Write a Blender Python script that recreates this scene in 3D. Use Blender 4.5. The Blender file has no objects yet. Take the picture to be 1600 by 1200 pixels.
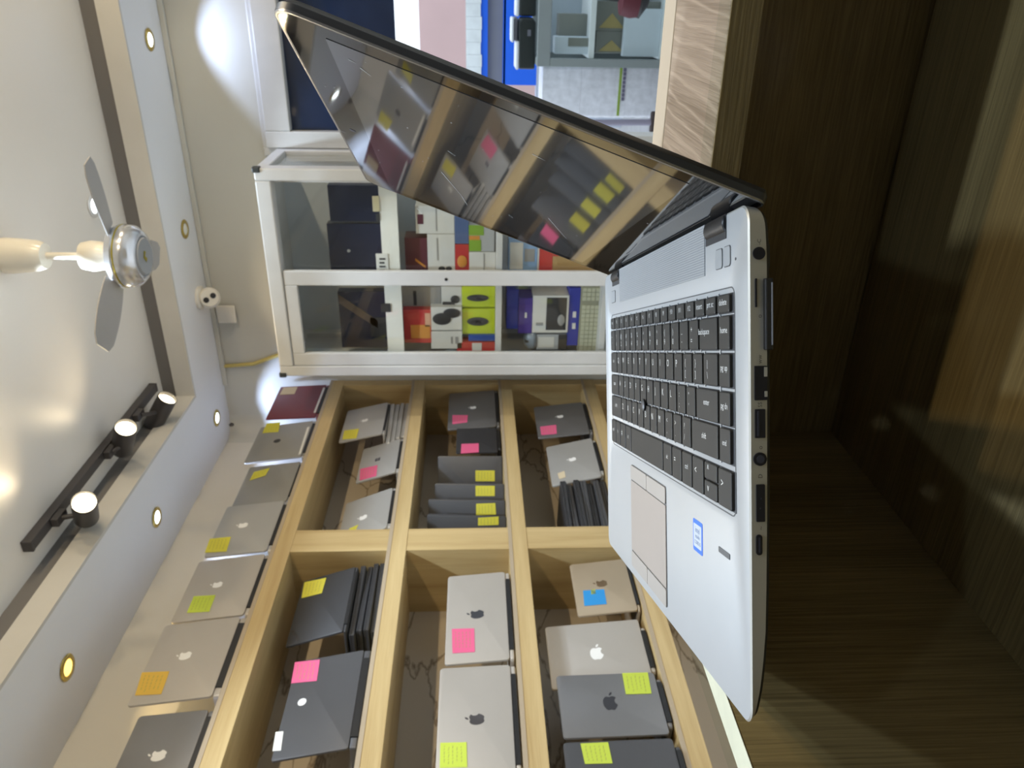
import bpy, bmesh, math, random
from mathutils import Vector, Matrix
random.seed(7)
sc = bpy.context.scene
COL = sc.collection
PI = math.pi

# ------------------------------------------------------------------ camera (phone held on its side: world up is picture left)
F = 1198.47
YAW, PITCH, ROLL = math.radians(27.4999), math.radians(2.8599), math.radians(-0.2615)
ZC = 1.15
_f = Vector((-math.sin(YAW), math.cos(YAW), 0)); _r0 = Vector((math.cos(YAW), math.sin(YAW), 0)); _z = Vector((0, 0, 1))
FWD = _f*math.cos(PITCH) - _z*math.sin(PITCH)
_u = _z*math.cos(PITCH) + _f*math.sin(PITCH)
RGT = _r0*math.cos(ROLL) + _u*math.sin(ROLL)
UPV = _u*math.cos(ROLL) - _r0*math.sin(ROLL)
CAMP = Vector((0, 0, ZC))
cd = bpy.data.cameras.new('camera'); cam = bpy.data.objects.new('camera', cd); COL.objects.link(cam)
cd.sensor_fit = 'HORIZONTAL'; cd.sensor_width = 36.0; cd.lens = F/1600*36; cd.clip_start = 0.01
m = Matrix.Identity(4)
for i in range(3):
    m[i][0] = -UPV[i]; m[i][1] = RGT[i]; m[i][2] = -FWD[i]; m[i][3] = CAMP[i]
cam.matrix_world = m
sc.camera = cam
cd.dof.use_dof = True; cd.dof.focus_distance = 0.42; cd.dof.aperture_fstop = 26.0

# ------------------------------------------------------------------ world, exposure, lamps
sc.view_settings.view_transform = 'Standard'; sc.view_settings.look = 'None'
sc.view_settings.gamma = 1; sc.view_settings.exposure = -0.75
sc.view_settings.use_curve_mapping = False
w = bpy.data.worlds.new('sky'); sc.world = w; w.use_nodes = True
bg = w.node_tree.nodes['Background']; bg.inputs[0].default_value = (0.80, 0.90, 1.0, 1); bg.inputs[1].default_value = 3.0

WARM = (1.0, 0.80, 0.52); COOL = (0.70, 0.84, 1.0); BLUE = (0.50, 0.64, 1.0)
def spot(name, loc, target, power, color, angle, blend=0.15, radius=0.02):
    l = bpy.data.lights.new(name, 'SPOT'); l.energy = power; l.color = color
    l.spot_size = math.radians(angle); l.spot_blend = blend; l.shadow_soft_size = radius; l.cycles.use_multiple_importance_sampling = False
    o = bpy.data.objects.new(name, l); COL.objects.link(o); o.location = loc
    d = Vector(target) - Vector(loc); o.rotation_euler = d.to_track_quat('-Z', 'Y').to_euler()
    return o
SOF = 2.345           # underside of the dropped ceiling border
UPC = 2.477           # raised ceiling tray
# recessed ceiling lamps: (x, y, watts, colour, in the tray?)
RECESSED = [(-0.2044, 3.1682, 3.4, BLUE, 0), (-1.8094, 3.1482, 4.4, BLUE, 0), (-1.80, 2.3866, 4, BLUE, 0), (-1.7979, 1.6679, 1.0, (1, .72, .3), 0),
            (-0.7126, 2.7305, 8, COOL, 1)]
OUT_OF_FRAME = [(-1.80, 0.95, 1.6, BLUE, 0), (-1.80, 0.2, 1.6, BLUE, 0), (0.35, 0.15, 14, COOL, 1), (-1.0, 1.25, 26, COOL, 1), (-0.95, 0.3, 16, COOL, 1), (-0.85, 2.1, 16, COOL, 1), (0.45, 0.9, 15, COOL, 1),  # unseen: border row carried on, most tray lamps added as fill
                (0.9, 2.0, 18, COOL, 1), (-0.9, -0.6, 5, COOL, 1), (0.6, -0.6, 4, COOL, 1)]
for x, y, p, c, up in RECESSED + OUT_OF_FRAME:
    z = (UPC if up else SOF) - 0.03
    spot('ceiling_or_fill_lamp', (x, y, z), (x, y, 0), p*5.0, c, 106, 0.3 if up else 0.10, 0.03)
# opposite lighting track, over the customers' side, aimed at the shelves
for y, t in ((0.9, (-1.75, 1.2, 1.25)), (1.7, (-1.75, 2.0, 1.35)), (2.4, (-1.75, 2.9, 1.2)), (0.45, (-1.75, 0.7, 1.0))):
    spot('track_lamp', (0.75, y, 2.33), t, 54, WARM, 96, 0.5, 0.03)
# visible track, warm heads
spot('track_lamp', (-1.455, 2.735, 2.352), (-0.9, 3.6, 0.6), 10, WARM, 90, 0.4, 0.03)
spot('track_lamp', (-1.40, 2.415, 2.372), (0.3, 1.5, 1.6), 14, WARM, 125, 0.9, 0.03)
spot('track_lamp', (-1.40, 2.02, 2.362), (0.0, 0.6, 1.6), 11, WARM, 125, 0.9, 0.03)

# ------------------------------------------------------------------ helpers
def at(px, py, X=None, Y=None, Z=None):
    """the point of a real plane (wall, shelf face, counter) seen at a place of the photo; heights above the floor"""
    d = FWD + RGT*((1200-py-600)/F) + UPV*((800-px)/F)
    if X is not None: k = X/d.x
    elif Y is not None: k = Y/d.y
    else: k = (Z-ZC)/d.z
    return CAMP + d*k
def on_plane(px, py, P, n):
    d = FWD + RGT*((1200-py-600)/F) + UPV*((800-px)/F)
    return CAMP + d*((P-CAMP).dot(n)/d.dot(n))
def seen(P):
    d = P - CAMP; w_ = d.dot(FWD)
    return (800 - F*d.dot(UPV)/w_, 1200 - (600 + F*d.dot(RGT)/w_))

MATS = {}
def mat(name, color, rough=0.5, metal=0.0, spec=0.5, emit=None, estr=1.0, alpha=None, coat=0.0, var=0.0, vscale=8.0):
    if name in MATS: return MATS[name]
    M = bpy.data.materials.new(name); M.use_nodes = True; nt = M.node_tree; b = nt.nodes['Principled BSDF']
    b.inputs['Base Color'].default_value = (*color, 1); b.inputs['Roughness'].default_value = rough
    b.inputs['Metallic'].default_value = metal; b.inputs['Specular IOR Level'].default_value = spec
    b.inputs['Coat Weight'].default_value = coat; b.inputs['Coat Roughness'].default_value = 0.03
    if emit: b.inputs['Emission Color'].default_value = (*emit, 1); b.inputs['Emission Strength'].default_value = estr
    tc = nt.nodes.new('ShaderNodeTexCoord'); n = nt.nodes.new('ShaderNodeTexNoise'); n.inputs['Scale'].default_value = vscale; n.inputs['Detail'].default_value = 4
    nt.links.new(tc.outputs['Object'], n.inputs['Vector'])
    mr = nt.nodes.new('ShaderNodeMapRange'); mr.inputs['From Min'].default_value = .3; mr.inputs['From Max'].default_value = .7
    v = var if var else 0.03
    mr.inputs['To Min'].default_value = 1-v; mr.inputs['To Max'].default_value = 1+v
    mx = nt.nodes.new('ShaderNodeVectorMath'); mx.operation = 'SCALE'; mx.inputs[0].default_value = color
    nt.links.new(n.outputs['Fac'], mr.inputs['Value']); nt.links.new(mr.outputs[0], mx.inputs['Scale']); nt.links.new(mx.outputs[0], b.inputs['Base Color'])
    MATS[name] = M; return M
def glass(name, tint=(1, 1, 1), refl=1.0, ior=1.5):
    M = bpy.data.materials.new(name); M.use_nodes = True; nt = M.node_tree; nt.nodes.clear()
    o = nt.nodes.new('ShaderNodeOutputMaterial'); t = nt.nodes.new('ShaderNodeBsdfTransparent'); t.inputs[0].default_value = (*tint, 1)
    g = nt.nodes.new('ShaderNodeBsdfGlossy'); g.inputs['Roughness'].default_value = 0.0; g.inputs['Color'].default_value = (1, 1, 1, 1)
    ge = nt.nodes.new('ShaderNodeNewGeometry'); dt = nt.nodes.new('ShaderNodeVectorMath'); dt.operation = 'DOT_PRODUCT'
    nt.links.new(ge.outputs['Incoming'], dt.inputs[0]); nt.links.new(ge.outputs['Normal'], dt.inputs[1])
    def mth(op, a, b=None, c=None):
        n = nt.nodes.new('ShaderNodeMath'); n.operation = op
        for i, v in enumerate((a, b, c)):
            if v is None: continue
            if isinstance(v, (int, float)): n.inputs[i].default_value = v
            else: nt.links.new(v, n.inputs[i])
        return n.outputs[0]
    k = mth('SUBTRACT', 1.0, mth('ABSOLUTE', dt.outputs['Value']))
    fres = mth('MULTIPLY', mth('MULTIPLY_ADD', mth('POWER', k, 5.0), 0.96, 0.04), refl)   # reflectance of a thin pane, same from either side
    mx = nt.nodes.new('ShaderNodeMixShader')
    nt.links.new(fres, mx.inputs[0]); nt.links.new(t.outputs[0], mx.inputs[1]); nt.links.new(g.outputs[0], mx.inputs[2]); nt.links.new(mx.outputs[0], o.inputs[0])
    MATS[name] = M; return M
def wood(name, light, dark, axis='y', scale=1.0, rough=0.45, fine=0.5, rings=False, bump=0.15, spec=0.4):
    M = bpy.data.materials.new(name); M.use_nodes = True; nt = M.node_tree; b = nt.nodes['Principled BSDF']; L = nt.links.new
    b.inputs['Roughness'].default_value = rough; b.inputs['Specular IOR Level'].default_value = spec
    tc = nt.nodes.new('ShaderNodeTexCoord'); mp = nt.nodes.new('ShaderNodeMapping')
    a, c = 1.2*scale, 22*scale
    mp.inputs['Scale'].default_value = (a if axis == 'x' else c, a if axis == 'y' else c, a if axis == 'z' else c)
    L(tc.outputs['Object'], mp.inputs['Vector'])
    n1 = nt.nodes.new('ShaderNodeTexNoise'); n1.inputs['Scale'].default_value = 1.0; n1.inputs['Detail'].default_value = 5; n1.inputs['Distortion'].default_value = 0.6
    L(mp.outputs[0], n1.inputs['Vector'])
    mp2 = nt.nodes.new('ShaderNodeMapping'); a2, c2 = 9*scale, 420*scale
    mp2.inputs['Scale'].default_value = (a2 if axis == 'x' else c2, a2 if axis == 'y' else c2, a2 if axis == 'z' else c2)
    L(tc.outputs['Object'], mp2.inputs['Vector'])
    n2 = nt.nodes.new('ShaderNodeTexNoise'); n2.inputs['Scale'].default_value = 1.0; n2.inputs['Detail'].default_value = 3; n2.inputs['Distortion'].default_value = 0.3
    L(mp2.outputs[0], n2.inputs['Vector'])
    add = nt.nodes.new('ShaderNodeMix'); add.data_type = 'FLOAT'; add.inputs['Factor'].default_value = fine
    L(n1.outputs['Fac'], add.inputs['A']); L(n2.outputs['Fac'], add.inputs['B'])
    src = add.outputs['Result']
    if rings:
        wv = nt.nodes.new('ShaderNodeTexWave'); wv.inputs['Scale'].default_value = 26; wv.inputs['Distortion'].default_value = 7; wv.inputs['Detail'].default_value = 2; wv.inputs['Detail Scale'].default_value = 0.6
        wv.bands_direction = 'X'
        mp3 = nt.nodes.new('ShaderNodeMapping'); mp3.inputs['Scale'].default_value = (1, .35, 1); mp3.inputs['Rotation'].default_value = (0, 0, .25)
        L(tc.outputs['Object'], mp3.inputs['Vector']); L(mp3.outputs[0], wv.inputs['Vector'])
        pw = nt.nodes.new('ShaderNodeMath'); pw.operation = 'POWER'; pw.inputs[1].default_value = 14
        L(wv.outputs['Fac'], pw.inputs[0])
        mm = nt.nodes.new('ShaderNodeMath'); mm.operation = 'MULTIPLY_ADD'; mm.inputs[1].default_value = 0.30
        L(pw.outputs[0], mm.inputs[0]); L(src, mm.inputs[2]); src = mm.outputs[0]
    cr = nt.nodes.new('ShaderNodeValToRGB'); cr.color_ramp.elements[0].position = .34; cr.color_ramp.elements[1].position = .68
    cr.color_ramp.elements[0].color = (*dark, 1); cr.color_ramp.elements[1].color = (*light, 1)
    L(src, cr.inputs[0]); L(cr.outputs[0], b.inputs['Base Color'])
    bp = nt.nodes.new('ShaderNodeBump'); bp.inputs['Strength'].default_value = bump; bp.inputs['Distance'].default_value = 0.002
    L(n2.outputs['Fac'], bp.inputs['Height']); L(bp.outputs[0], b.inputs['Normal'])
    MATS[name] = M; return M
def veined(name, base, vein):
    M = bpy.data.materials.new(name); M.use_nodes = True; nt = M.node_tree; b = nt.nodes['Principled BSDF']; L = nt.links.new
    b.inputs['Roughness'].default_value = 0.35
    tc = nt.nodes.new('ShaderNodeTexCoord'); mp = nt.nodes.new('ShaderNodeMapping'); mp.inputs['Rotation'].default_value = (.75, 0, 0); mp.inputs['Scale'].default_value = (1, 1.5, 4.2)
    L(tc.outputs['Object'], mp.inputs['Vector'])
    nz = nt.nodes.new('ShaderNodeTexNoise'); nz.inputs['Scale'].default_value = 5; nz.inputs['Detail'].default_value = 5; L(mp.outputs[0], nz.inputs['Vector'])
    mxv = nt.nodes.new('ShaderNodeMix'); mxv.data_type = 'VECTOR'; mxv.inputs['Factor'].default_value = .22
    L(mp.outputs[0], mxv.inputs['A']); L(nz.outputs['Color'], mxv.inputs['B'])
    n = nt.nodes.new('ShaderNodeTexVoronoi'); n.feature = 'DISTANCE_TO_EDGE'; n.inputs['Scale'].default_value = 1.7; L(mxv.outputs['Result'], n.inputs['Vector'])
    cr = nt.nodes.new('ShaderNodeValToRGB'); e = cr.color_ramp.elements
    e[0].position = .0; e[0].color = (*vein, 1); e[1].position = .022; e[1].color = (*base, 1)
    L(n.outputs['Distance'], cr.inputs[0]); L(cr.outputs[0], b.inputs['Base Color'])
    MATS[name] = M; return M

class MB:
    """gathers shapes into one mesh; mi = material slot"""
    def __init__(s): s.v = []; s.f = []; s.m = []
    def poly(s, pts, mi=0):
        i = len(s.v); s.v += [tuple(p) for p in pts]; s.f.append(tuple(range(i, i+len(pts)))); s.m.append(mi)
    def box(s, x0, x1, y0, y1, z0, z1, mi=0):
        if x0 > x1: x0, x1 = x1, x0
        if y0 > y1: y0, y1 = y1, y0
        if z0 > z1: z0, z1 = z1, z0
        s.hexa([(x0, y0, z0), (x1, y0, z0), (x1, y1, z0), (x0, y1, z0), (x0, y0, z1), (x1, y0, z1), (x1, y1, z1), (x0, y1, z1)], mi); return s
    def hexa(s, p, mi=0):
        i = len(s.v); s.v += [tuple(q) for q in p]
        for f in ((3, 2, 1, 0), (4, 5, 6, 7), (0, 1, 5, 4), (1, 2, 6, 5), (2, 3, 7, 6), (3, 0, 4, 7)): s.f.append(tuple(i+k for k in f)); s.m.append(mi)
        return s
    def rings(s, rings, cap0=True, cap1=True, mi=0, loop=True):
        i = len(s.v); n = len(rings[0])
        for r in rings: s.v += [tuple(p) for p in r]
        for k in range(len(rings)-1):
            for j in range(n if loop else n-1):
                a = i+k*n+j; b = i+k*n+(j+1) % n
                s.f.append((a, b, b+n, a+n)); s.m.append(mi)
        if cap0: s.f.append(tuple(i+j for j in reversed(range(n)))); s.m.append(mi)
        if cap1: s.f.append(tuple(i+(len(rings)-1)*n+j for j in range(n))); s.m.append(mi)
        return s
    def prism(s, pts, z0, z1, mi=0):
        return s.rings([[(x, y, z0) for x, y in pts], [(x, y, z1) for x, y in pts]], mi=mi)
    def lathe(s, prof, center=(0, 0, 0), n=24, mi=0, axis='z'):
        R = []
        for r, z in prof:
            ring = []
            for k in range(n):
                a = 2*PI*k/n; c = (r*math.cos(a), r*math.sin(a), z)
                if axis == 'y': c = (c[0], c[2], -c[1])
                if axis == 'x': c = (c[2], c[0], c[1])
                ring.append((c[0]+center[0], c[1]+center[1], c[2]+center[2]))
            R.append(ring)
        return s.rings(R, mi=mi)
    def tube(s, path, r, n=10, mi=0):
        R = []; path = [Vector(p) for p in path]
        for k, p in enumerate(path):
            d = (path[min(k+1, len(path)-1)] - path[max(k-1, 0)]).normalized()
            a = d.cross(Vector((0, 0, 1)))
            if a.length < 1e-3: a = d.cross(Vector((1, 0, 0)))
            a.normalize(); b = d.cross(a)
            R.append([p + (a*math.cos(2*PI*j/n) + b*math.sin(2*PI*j/n))*r for j in range(n)])
        return s.rings(R, mi=mi)
    def build(s, name, mats, parent=None, smooth=False, bevel=0.0, segs=2, matrix=None):
        me = bpy.data.meshes.new(name); me.from_pydata(s.v, [], s.f)
        if not isinstance(mats, (list, tuple)): mats = [mats]
        for k in mats: me.materials.append(k)
        me.polygons.foreach_set('material_index', s.m)
        bm = bmesh.new(); bm.from_mesh(me); bmesh.ops.recalc_face_normals(bm, faces=bm.faces); bm.to_mesh(me); bm.free()
        o = bpy.data.objects.new(name, me); COL.objects.link(o)
        if parent: o.parent = parent
        if matrix is not None: o.matrix_local = matrix
        if bevel:
            bv = o.modifiers.new('bevel', 'BEVEL'); bv.width = bevel; bv.segments = segs; bv.limit_method = 'ANGLE'; bv.angle_limit = math.radians(40)
        if smooth:
            me.polygons.foreach_set('use_smooth', [True]*len(me.polygons))
            try: me.set_sharp_from_angle(angle=math.radians(38))
            except Exception: pass
        me.update(); return o
def B(*a): return MB().box(*a)
def rr(x0, x1, y0, y1, r, n=6):
    """rounded rectangle outline, counter-clockwise"""
    P = []
    for cx, cy, a0 in ((x1-r, y0+r, -PI/2), (x1-r, y1-r, 0), (x0+r, y1-r, PI/2), (x0+r, y0+r, PI)):
        for k in range(n+1):
            a = a0 + PI/2*k/n; P.append((cx+r*math.cos(a), cy+r*math.sin(a)))
    return P
def tag(o, label=None, cat=None, group=None, kind=None):
    if label: o['label'] = label
    if cat: o['category'] = cat
    if group: o['group'] = group
    if kind: o['kind'] = kind
    return o
def thing(name, label, cat, matrix=None, group=None):
    o = bpy.data.objects.new(name, None); COL.objects.link(o); o.empty_display_size = .05
    if matrix is not None: o.matrix_world = matrix
    return tag(o, label, cat, group)
def T(x, y, z, rz=0): return Matrix.Translation((x, y, z)) @ Matrix.Rotation(rz, 4, 'Z')
def struct(o): o['kind'] = 'structure'; return o
_txt = {}
def text_mesh(s, size, align='CENTER'):
    k = (s, size, align)
    if k in _txt: return _txt[k]
    cu = bpy.data.curves.new('text', 'FONT'); cu.body = s; cu.size = size; cu.align_x = align; cu.align_y = 'CENTER'; cu.resolution_u = 2
    o = bpy.data.objects.new('text', cu); COL.objects.link(o)
    dg = bpy.context.evaluated_depsgraph_get(); dg.update()
    me = bpy.data.meshes.new_from_object(o.evaluated_get(dg))
    bpy.data.objects.remove(o); bpy.data.curves.remove(cu)
    _txt[k] = me; return me
def text(name, s, size, material, parent, matrix, align='CENTER'):
    me = text_mesh(s, size, align).copy(); me.materials.clear(); me.materials.append(material)
    o = bpy.data.objects.new(name, me); COL.objects.link(o); o.parent = parent; o.matrix_local = matrix; return o

# ------------------------------------------------------------------ materials
paint = mat('wall_paint', (0.51, 0.50, 0.445), 0.55, var=.03, vscale=2)
paint_l = mat('wall_paint_cream', (0.60, 0.57, 0.50), 0.5, var=.03, vscale=2)
ceil_m = mat('ceiling_paint', (0.80, 0.76, 0.69), 0.38, var=.02, vscale=2)
soff_m = mat('soffit_paint', (0.80, 0.80, 0.80), 0.5, var=.02, vscale=2)
fascia_m = mat('fascia_ivory', (0.60, 0.575, 0.52), 0.5)
groove_m = mat('groove_shade', (0.16, 0.15, 0.14), 0.6)  # dark grey stands for shade on the set-back face above the fascia
floor_m = mat('floor_tile', (0.76, 0.75, 0.72), 0.3, var=.06, vscale=5)
alu = mat('white_aluminium', (0.56, 0.56, 0.54), 0.35, var=.03, vscale=14)
plastic_w = mat('white_plastic', (0.72, 0.68, 0.60), 0.3)
black_pl = mat('black_plastic', (0.012, 0.012, 0.013), 0.45)
black_metal = mat('black_track_metal', (0.05, 0.045, 0.045), 0.45)
oak_y = wood('shelf_oak_lengthwise', (0.58, 0.44, 0.22), (0.43, 0.30, 0.13), 'y', 1.0, .4, .3)
oak_z = wood('shelf_oak_upright', (0.58, 0.44, 0.22), (0.43, 0.30, 0.13), 'z', 1.0, .4, .3)
oak_edge = mat('shelf_edge_band', (0.40, 0.32, 0.22), 0.5)
marble_m = veined('veined_brown_laminate', (0.52, 0.44, 0.33), (0.20, 0.145, 0.085))
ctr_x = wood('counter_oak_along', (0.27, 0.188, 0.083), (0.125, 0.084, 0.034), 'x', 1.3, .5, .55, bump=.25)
ctr_z = wood('counter_oak_upright', (0.27, 0.188, 0.083), (0.125, 0.084, 0.034), 'z', 1.3, .5, .55, bump=.25)
ctr_top = wood('ledge_oak', (0.36, 0.275, 0.20), (0.19, 0.135, 0.085), 'y', 1.6, .42, .45, rings=True, bump=.4)
rim_m = mat('pale_edge_band', (0.56, 0.51, 0.40), 0.5, var=.06, vscale=60)
glass_m = glass('clear_glass', (0.95, 0.97, 0.96), refl=.006)
pane_m = glass('cabinet_glass', (0.97, 0.98, 0.975), refl=.7)
silver = mat('laptop_silver', (0.44, 0.43, 0.41), 0.45, 0.4, var=.02)
silver_w = mat('laptop_pale_aluminium', (0.47, 0.435, 0.39), 0.45, 0.35, var=.02)
grey_l = mat('laptop_space_grey', (0.24, 0.235, 0.235), 0.36, 0.6)
dgrey = mat('laptop_charcoal', (0.085, 0.085, 0.09), 0.4, 0.3)
blackl = mat('laptop_matt_black', (0.035, 0.035, 0.038), 0.42)
gold = mat('laptop_gold', (0.50, 0.40, 0.28), 0.38, 0.55)
maroon = mat('laptop_maroon', (0.17, 0.03, 0.045), 0.4)
pewter = mat('laptop_pewter', (0.36, 0.345, 0.31), 0.4, 0.55)
logo_w = mat('logo_white', (0.80, 0.79, 0.76), 0.3)
logo_d = mat('logo_dark', (0.035, 0.035, 0.04), 0.25)
logo_g = mat('logo_gunmetal', (0.20, 0.18, 0.18), 0.15, 0.9)
logo_b = mat('logo_brown', (0.20, 0.13, 0.07), 0.25, 0.6)
yel = mat('note_yellow', (0.62, 0.56, 0.05), 0.7); lime = mat('note_lime', (0.50, 0.60, 0.06), 0.7); orange = mat('note_orange', (0.66, 0.42, 0.06), 0.7)
pink = mat('note_pink', (0.70, 0.11, 0.24), 0.7); blue_n = mat('note_blue', (0.02, 0.26, 0.62), 0.6); white_l = mat('label_white', (0.72, 0.70, 0.64), 0.6); cream_l = mat('label_cream', (0.60, 0.50, 0.34), 0.6)
ink = mat('pen_ink', (0.28, 0.28, 0.08), 0.7)
scr_off = mat('dark_screen', (0.015, 0.016, 0.02), 0.08)
keyp = mat('key_panel', (0.02, 0.02, 0.022), 0.5)

# ------------------------------------------------------------------ room shell
XW, XS, YB = -1.99, -1.70, 3.32      # left wall, shelf faces, back wall
XR, YF = 1.8, -1.6                   # right wall, wall behind the photographer
DX0 = -0.613                         # doorway jamb
struct(B(XW-.1, XR+.1, YF-.1, YB+.12, -.05, 0).build('floor', floor_m))
struct(B(XW-.12, XW, YF-.1, YB+.12, 0, UPC+.05).build('wall_left', paint_l))
wb = MB(); wb.box(XW, DX0, YB, YB+.12, 0, UPC+.05); wb.box(DX0, .62, YB, YB+.12, 1.995, UPC+.05); wb.box(.62, XR, YB, YB+.12, 0, UPC+.05)
struct(wb.build('wall_back', paint))
white_p = mat('wall_paint_white', (0.80, 0.79, 0.76), .55)
struct(B(XR, XR+.12, YF-.1, YB+.12, 0, UPC+.05).build('wall_right', white_p))
struct(B(XW, XR, YF-.12, YF, 0, UPC+.05).build('wall_front', white_p))
struct(B(XW-.1, XR+.1, YF-.1, YB+.12, UPC, UPC+.08).build('ceiling', ceil_m))
RX, RY, RXR, RYF = -1.60, 2.965, 1.35, -1.2   # tray opening
s_ = MB()
s_.box(XW, XR, RY, YB, SOF, UPC); s_.box(XW, RX, YF, RY, SOF, UPC); s_.box(RXR, XR, YF, RY, SOF, UPC); s_.box(RX, RXR, YF, RYF, SOF, UPC)
struct(s_.build('trim_1', soff_m))
f_ = MB(); t_ = .012; zf0, zf1, zf2 = SOF-.001, SOF+.078, UPC
f_.box(RX, RXR, RY-t_, RY, zf0, zf1); f_.box(RX, RX+t_, RYF, RY-t_, zf0, zf1); f_.box(RXR-t_, RXR, RYF, RY-t_, zf0, zf1); f_.box(RX, RXR, RYF, RYF+t_, zf0, zf1)
struct(f_.build('trim_2', fascia_m))
g_ = MB(); t_ = .005
g_.box(RX, RXR, RY-t_, RY, zf1, zf2); g_.box(RX, RX+t_, RYF, RY-t_, zf1, zf2); g_.box(RXR-t_, RXR, RYF, RY-t_, zf1, zf2); g_.box(RX, RXR, RYF, RYF+t_, zf1, zf2)
struct(g_.build('trim_3', groove_m))
# round cove in the wall corner
cv = MB(); R_ = .10; pts = [(XW, YB)] + [(XW+R_-R_*math.sin(a), YB-R_+R_*math.cos(a)) for a in [PI/2*k/8 for k in range(9)]]
cv.prism(pts, 1.85, SOF)
struct(cv.build('trim_4', paint, smooth=True))

# doorway with a dark transom pane in a white frame
dz = 1.995; fw = .066
d_ = MB()
d_.box(DX0, DX0+fw, YB-.03, YB+.07, 0, dz); d_.box(.62-fw, .62, YB-.03, YB+.07, 0, dz); d_.box(DX0+fw, .62-fw, YB-.03, YB+.07, 1.893, dz)
d_.box(DX0-.035, DX0, YB-.012, YB, 0, dz+.02); d_.box(DX0, .62, YB-.012, YB, dz, dz+.02)
door = struct(d_.build('door_1', alu, bevel=.004))
navy_pane = mat('navy_tinted_pane', (0.012, 0.022, 0.055), 0.06, spec=.6, var=.4, vscale=3)
MBp = B(DX0+fw, .62-fw, YB+.01, YB+.018, 1.452, 1.893).build('transom_pane', navy_pane, door)

# ------------------------------------------------------------------ ceiling lamps
gold_rim = mat('brass_rim', (0.55, 0.42, 0.12), 0.25, 0.8); chrome_rim = mat('pale_rim', (0.75, 0.75, 0.74), 0.3, 0.4)
lamp_c = mat('lamp_glow_cool', (1, 1, 1), 0.5, emit=(0.85, 0.95, 1.0), estr=9); lamp_y = mat('lamp_glow_amber', (1, .8, .3), 0.5, emit=(1.0, 0.66, 0.16), estr=3.5)
lamp_o = mat('lamp_lens_unlit', (0.72, 0.72, 0.66), 0.2); lamp_w = mat('lamp_glow_warm', (1, .9, .7), 0.5, emit=(1.0, 0.86, 0.58), estr=12)
def recessed(x, y, z, rim, lens, label):
    o = thing('recessed_spotlight', label, 'ceiling light', T(x, y, z), 'recessed lights in the ceiling')
    MB().lathe([(.024, 0), (.036, 0), (.040, -.003), (.036, -.006), (.026, -.006), (.024, -.003)], n=28).build('rim', rim, o, smooth=True)
    MB().lathe([(.0, .0), (.0245, -.001), (.024, -.004), (.015, -.008), (0.001, -.009)], n=24).build('lens', lens, o, smooth=True)
recessed(-0.2044, 3.1682, SOF, gold_rim, lamp_c, 'lit cool white spotlight in the ceiling border above the doorway')
recessed(-0.9225, 3.1759, SOF, gold_rim, lamp_o, 'unlit brass-rimmed spotlight in the ceiling border above the glass cabinet')
recessed(-1.8094, 3.1482, SOF, gold_rim, lamp_c, 'lit cool white spotlight in the ceiling border by the wall corner')
recessed(-1.80, 2.3866, SOF, gold_rim, lamp_c, 'lit cool white spotlight above the pale laptop with the yellow note')
recessed(-1.7979, 1.6679, SOF, gold_rim, lamp_y, 'amber glowing brass-rimmed spotlight above the laptop with the orange note')
recessed(-0.7126, 2.7305, UPC, chrome_rim, lamp_c, 'lit cool white spotlight in the raised ceiling beside the fan')

# ------------------------------------------------------------------ ceiling fan
fan_w = mat('fan_ivory_enamel', (0.74, 0.69, 0.58), 0.25); fan_c = mat('fan_pearl_chrome', (0.70, 0.72, 0.76), 0.18, 0.7); blade_m = mat('fan_blade_grey', (0.40, 0.38, 0.36), 0.4)
gold_l = mat('gold_trim', (0.55, 0.45, 0.05), 0.3, 0.7); fan_cap = mat('fan_cap_grey', (0.34, 0.35, 0.36), .35)
fan = thing('ceiling_fan', 'small ivory and chrome ceiling fan hanging on a short rod', 'ceiling fan', T(-.707, 2.16, UPC))
MB().lathe([(.03, 0), (.051, -.004), (.050, -.03), (.044, -.095), (.036, -.115), (.012, -.118)], n=32).build('canopy', fan_w, fan, smooth=True)
MB().lathe([(.010, -.115), (.010, -.23)], n=16).build('downrod', fan_w, fan, smooth=True)
MB().lathe([(.012, -.208), (.038, -.218), (.044, -.245), (.040, -.275), (.034, -.30), (.034, -.31)], n=32).build('lower_canopy', fan_w, fan, smooth=True)
mh = MB().lathe([(.03, -.298), (.062, -.302), (.083, -.312), (.090, -.330), (.087, -.336), (.090, -.342), (.086, -.368), (.070, -.385), (.058, -.388), (.055, -.384)], n=40).build('motor_housing', fan_c, fan, smooth=True)
MB().lathe([(.001, -.392), (.050, -.392), (.056, -.384), (.056, -.38)], n=36).build('end_cap', fan_cap, mh, smooth=True)
MB().lathe([(.0865, -.3345), (.0900, -.336), (.0905, -.3385), (.0865, -.340)], n=40).build('trim_ring', gold_l, mh, smooth=True)
e_ = MB(); e_.prism([(-.016, -.004), (.0, -.016), (.018, -.006), (.012, .004), (.002, -.006), (-.008, .006)], -.3935, -.3925); e_.build('emblem', gold_l, mh)
for k in range(3):
    a = math.radians(-12 + 120*k)
    b_ = MB(); rings = []
    for q in range(9):
        r = .085 + .20*q/8; wd = .030 + .020*math.sin(PI*min(q/8*.7+.15, 1)); tw = .20 - .08*q/8
        if q == 8: wd *= .7
        rings.append([(r, wd*s*math.cos(tw), -.318 + wd*s*math.sin(tw) + t) for s, t in ((-1, -.0015), (1, -.0015), (1, .0015), (-1, .0015))])
    b_.rings(rings).build('blade', blade_m, fan, smooth=True, matrix=Matrix.Rotation(a, 4, 'Z'))

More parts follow.
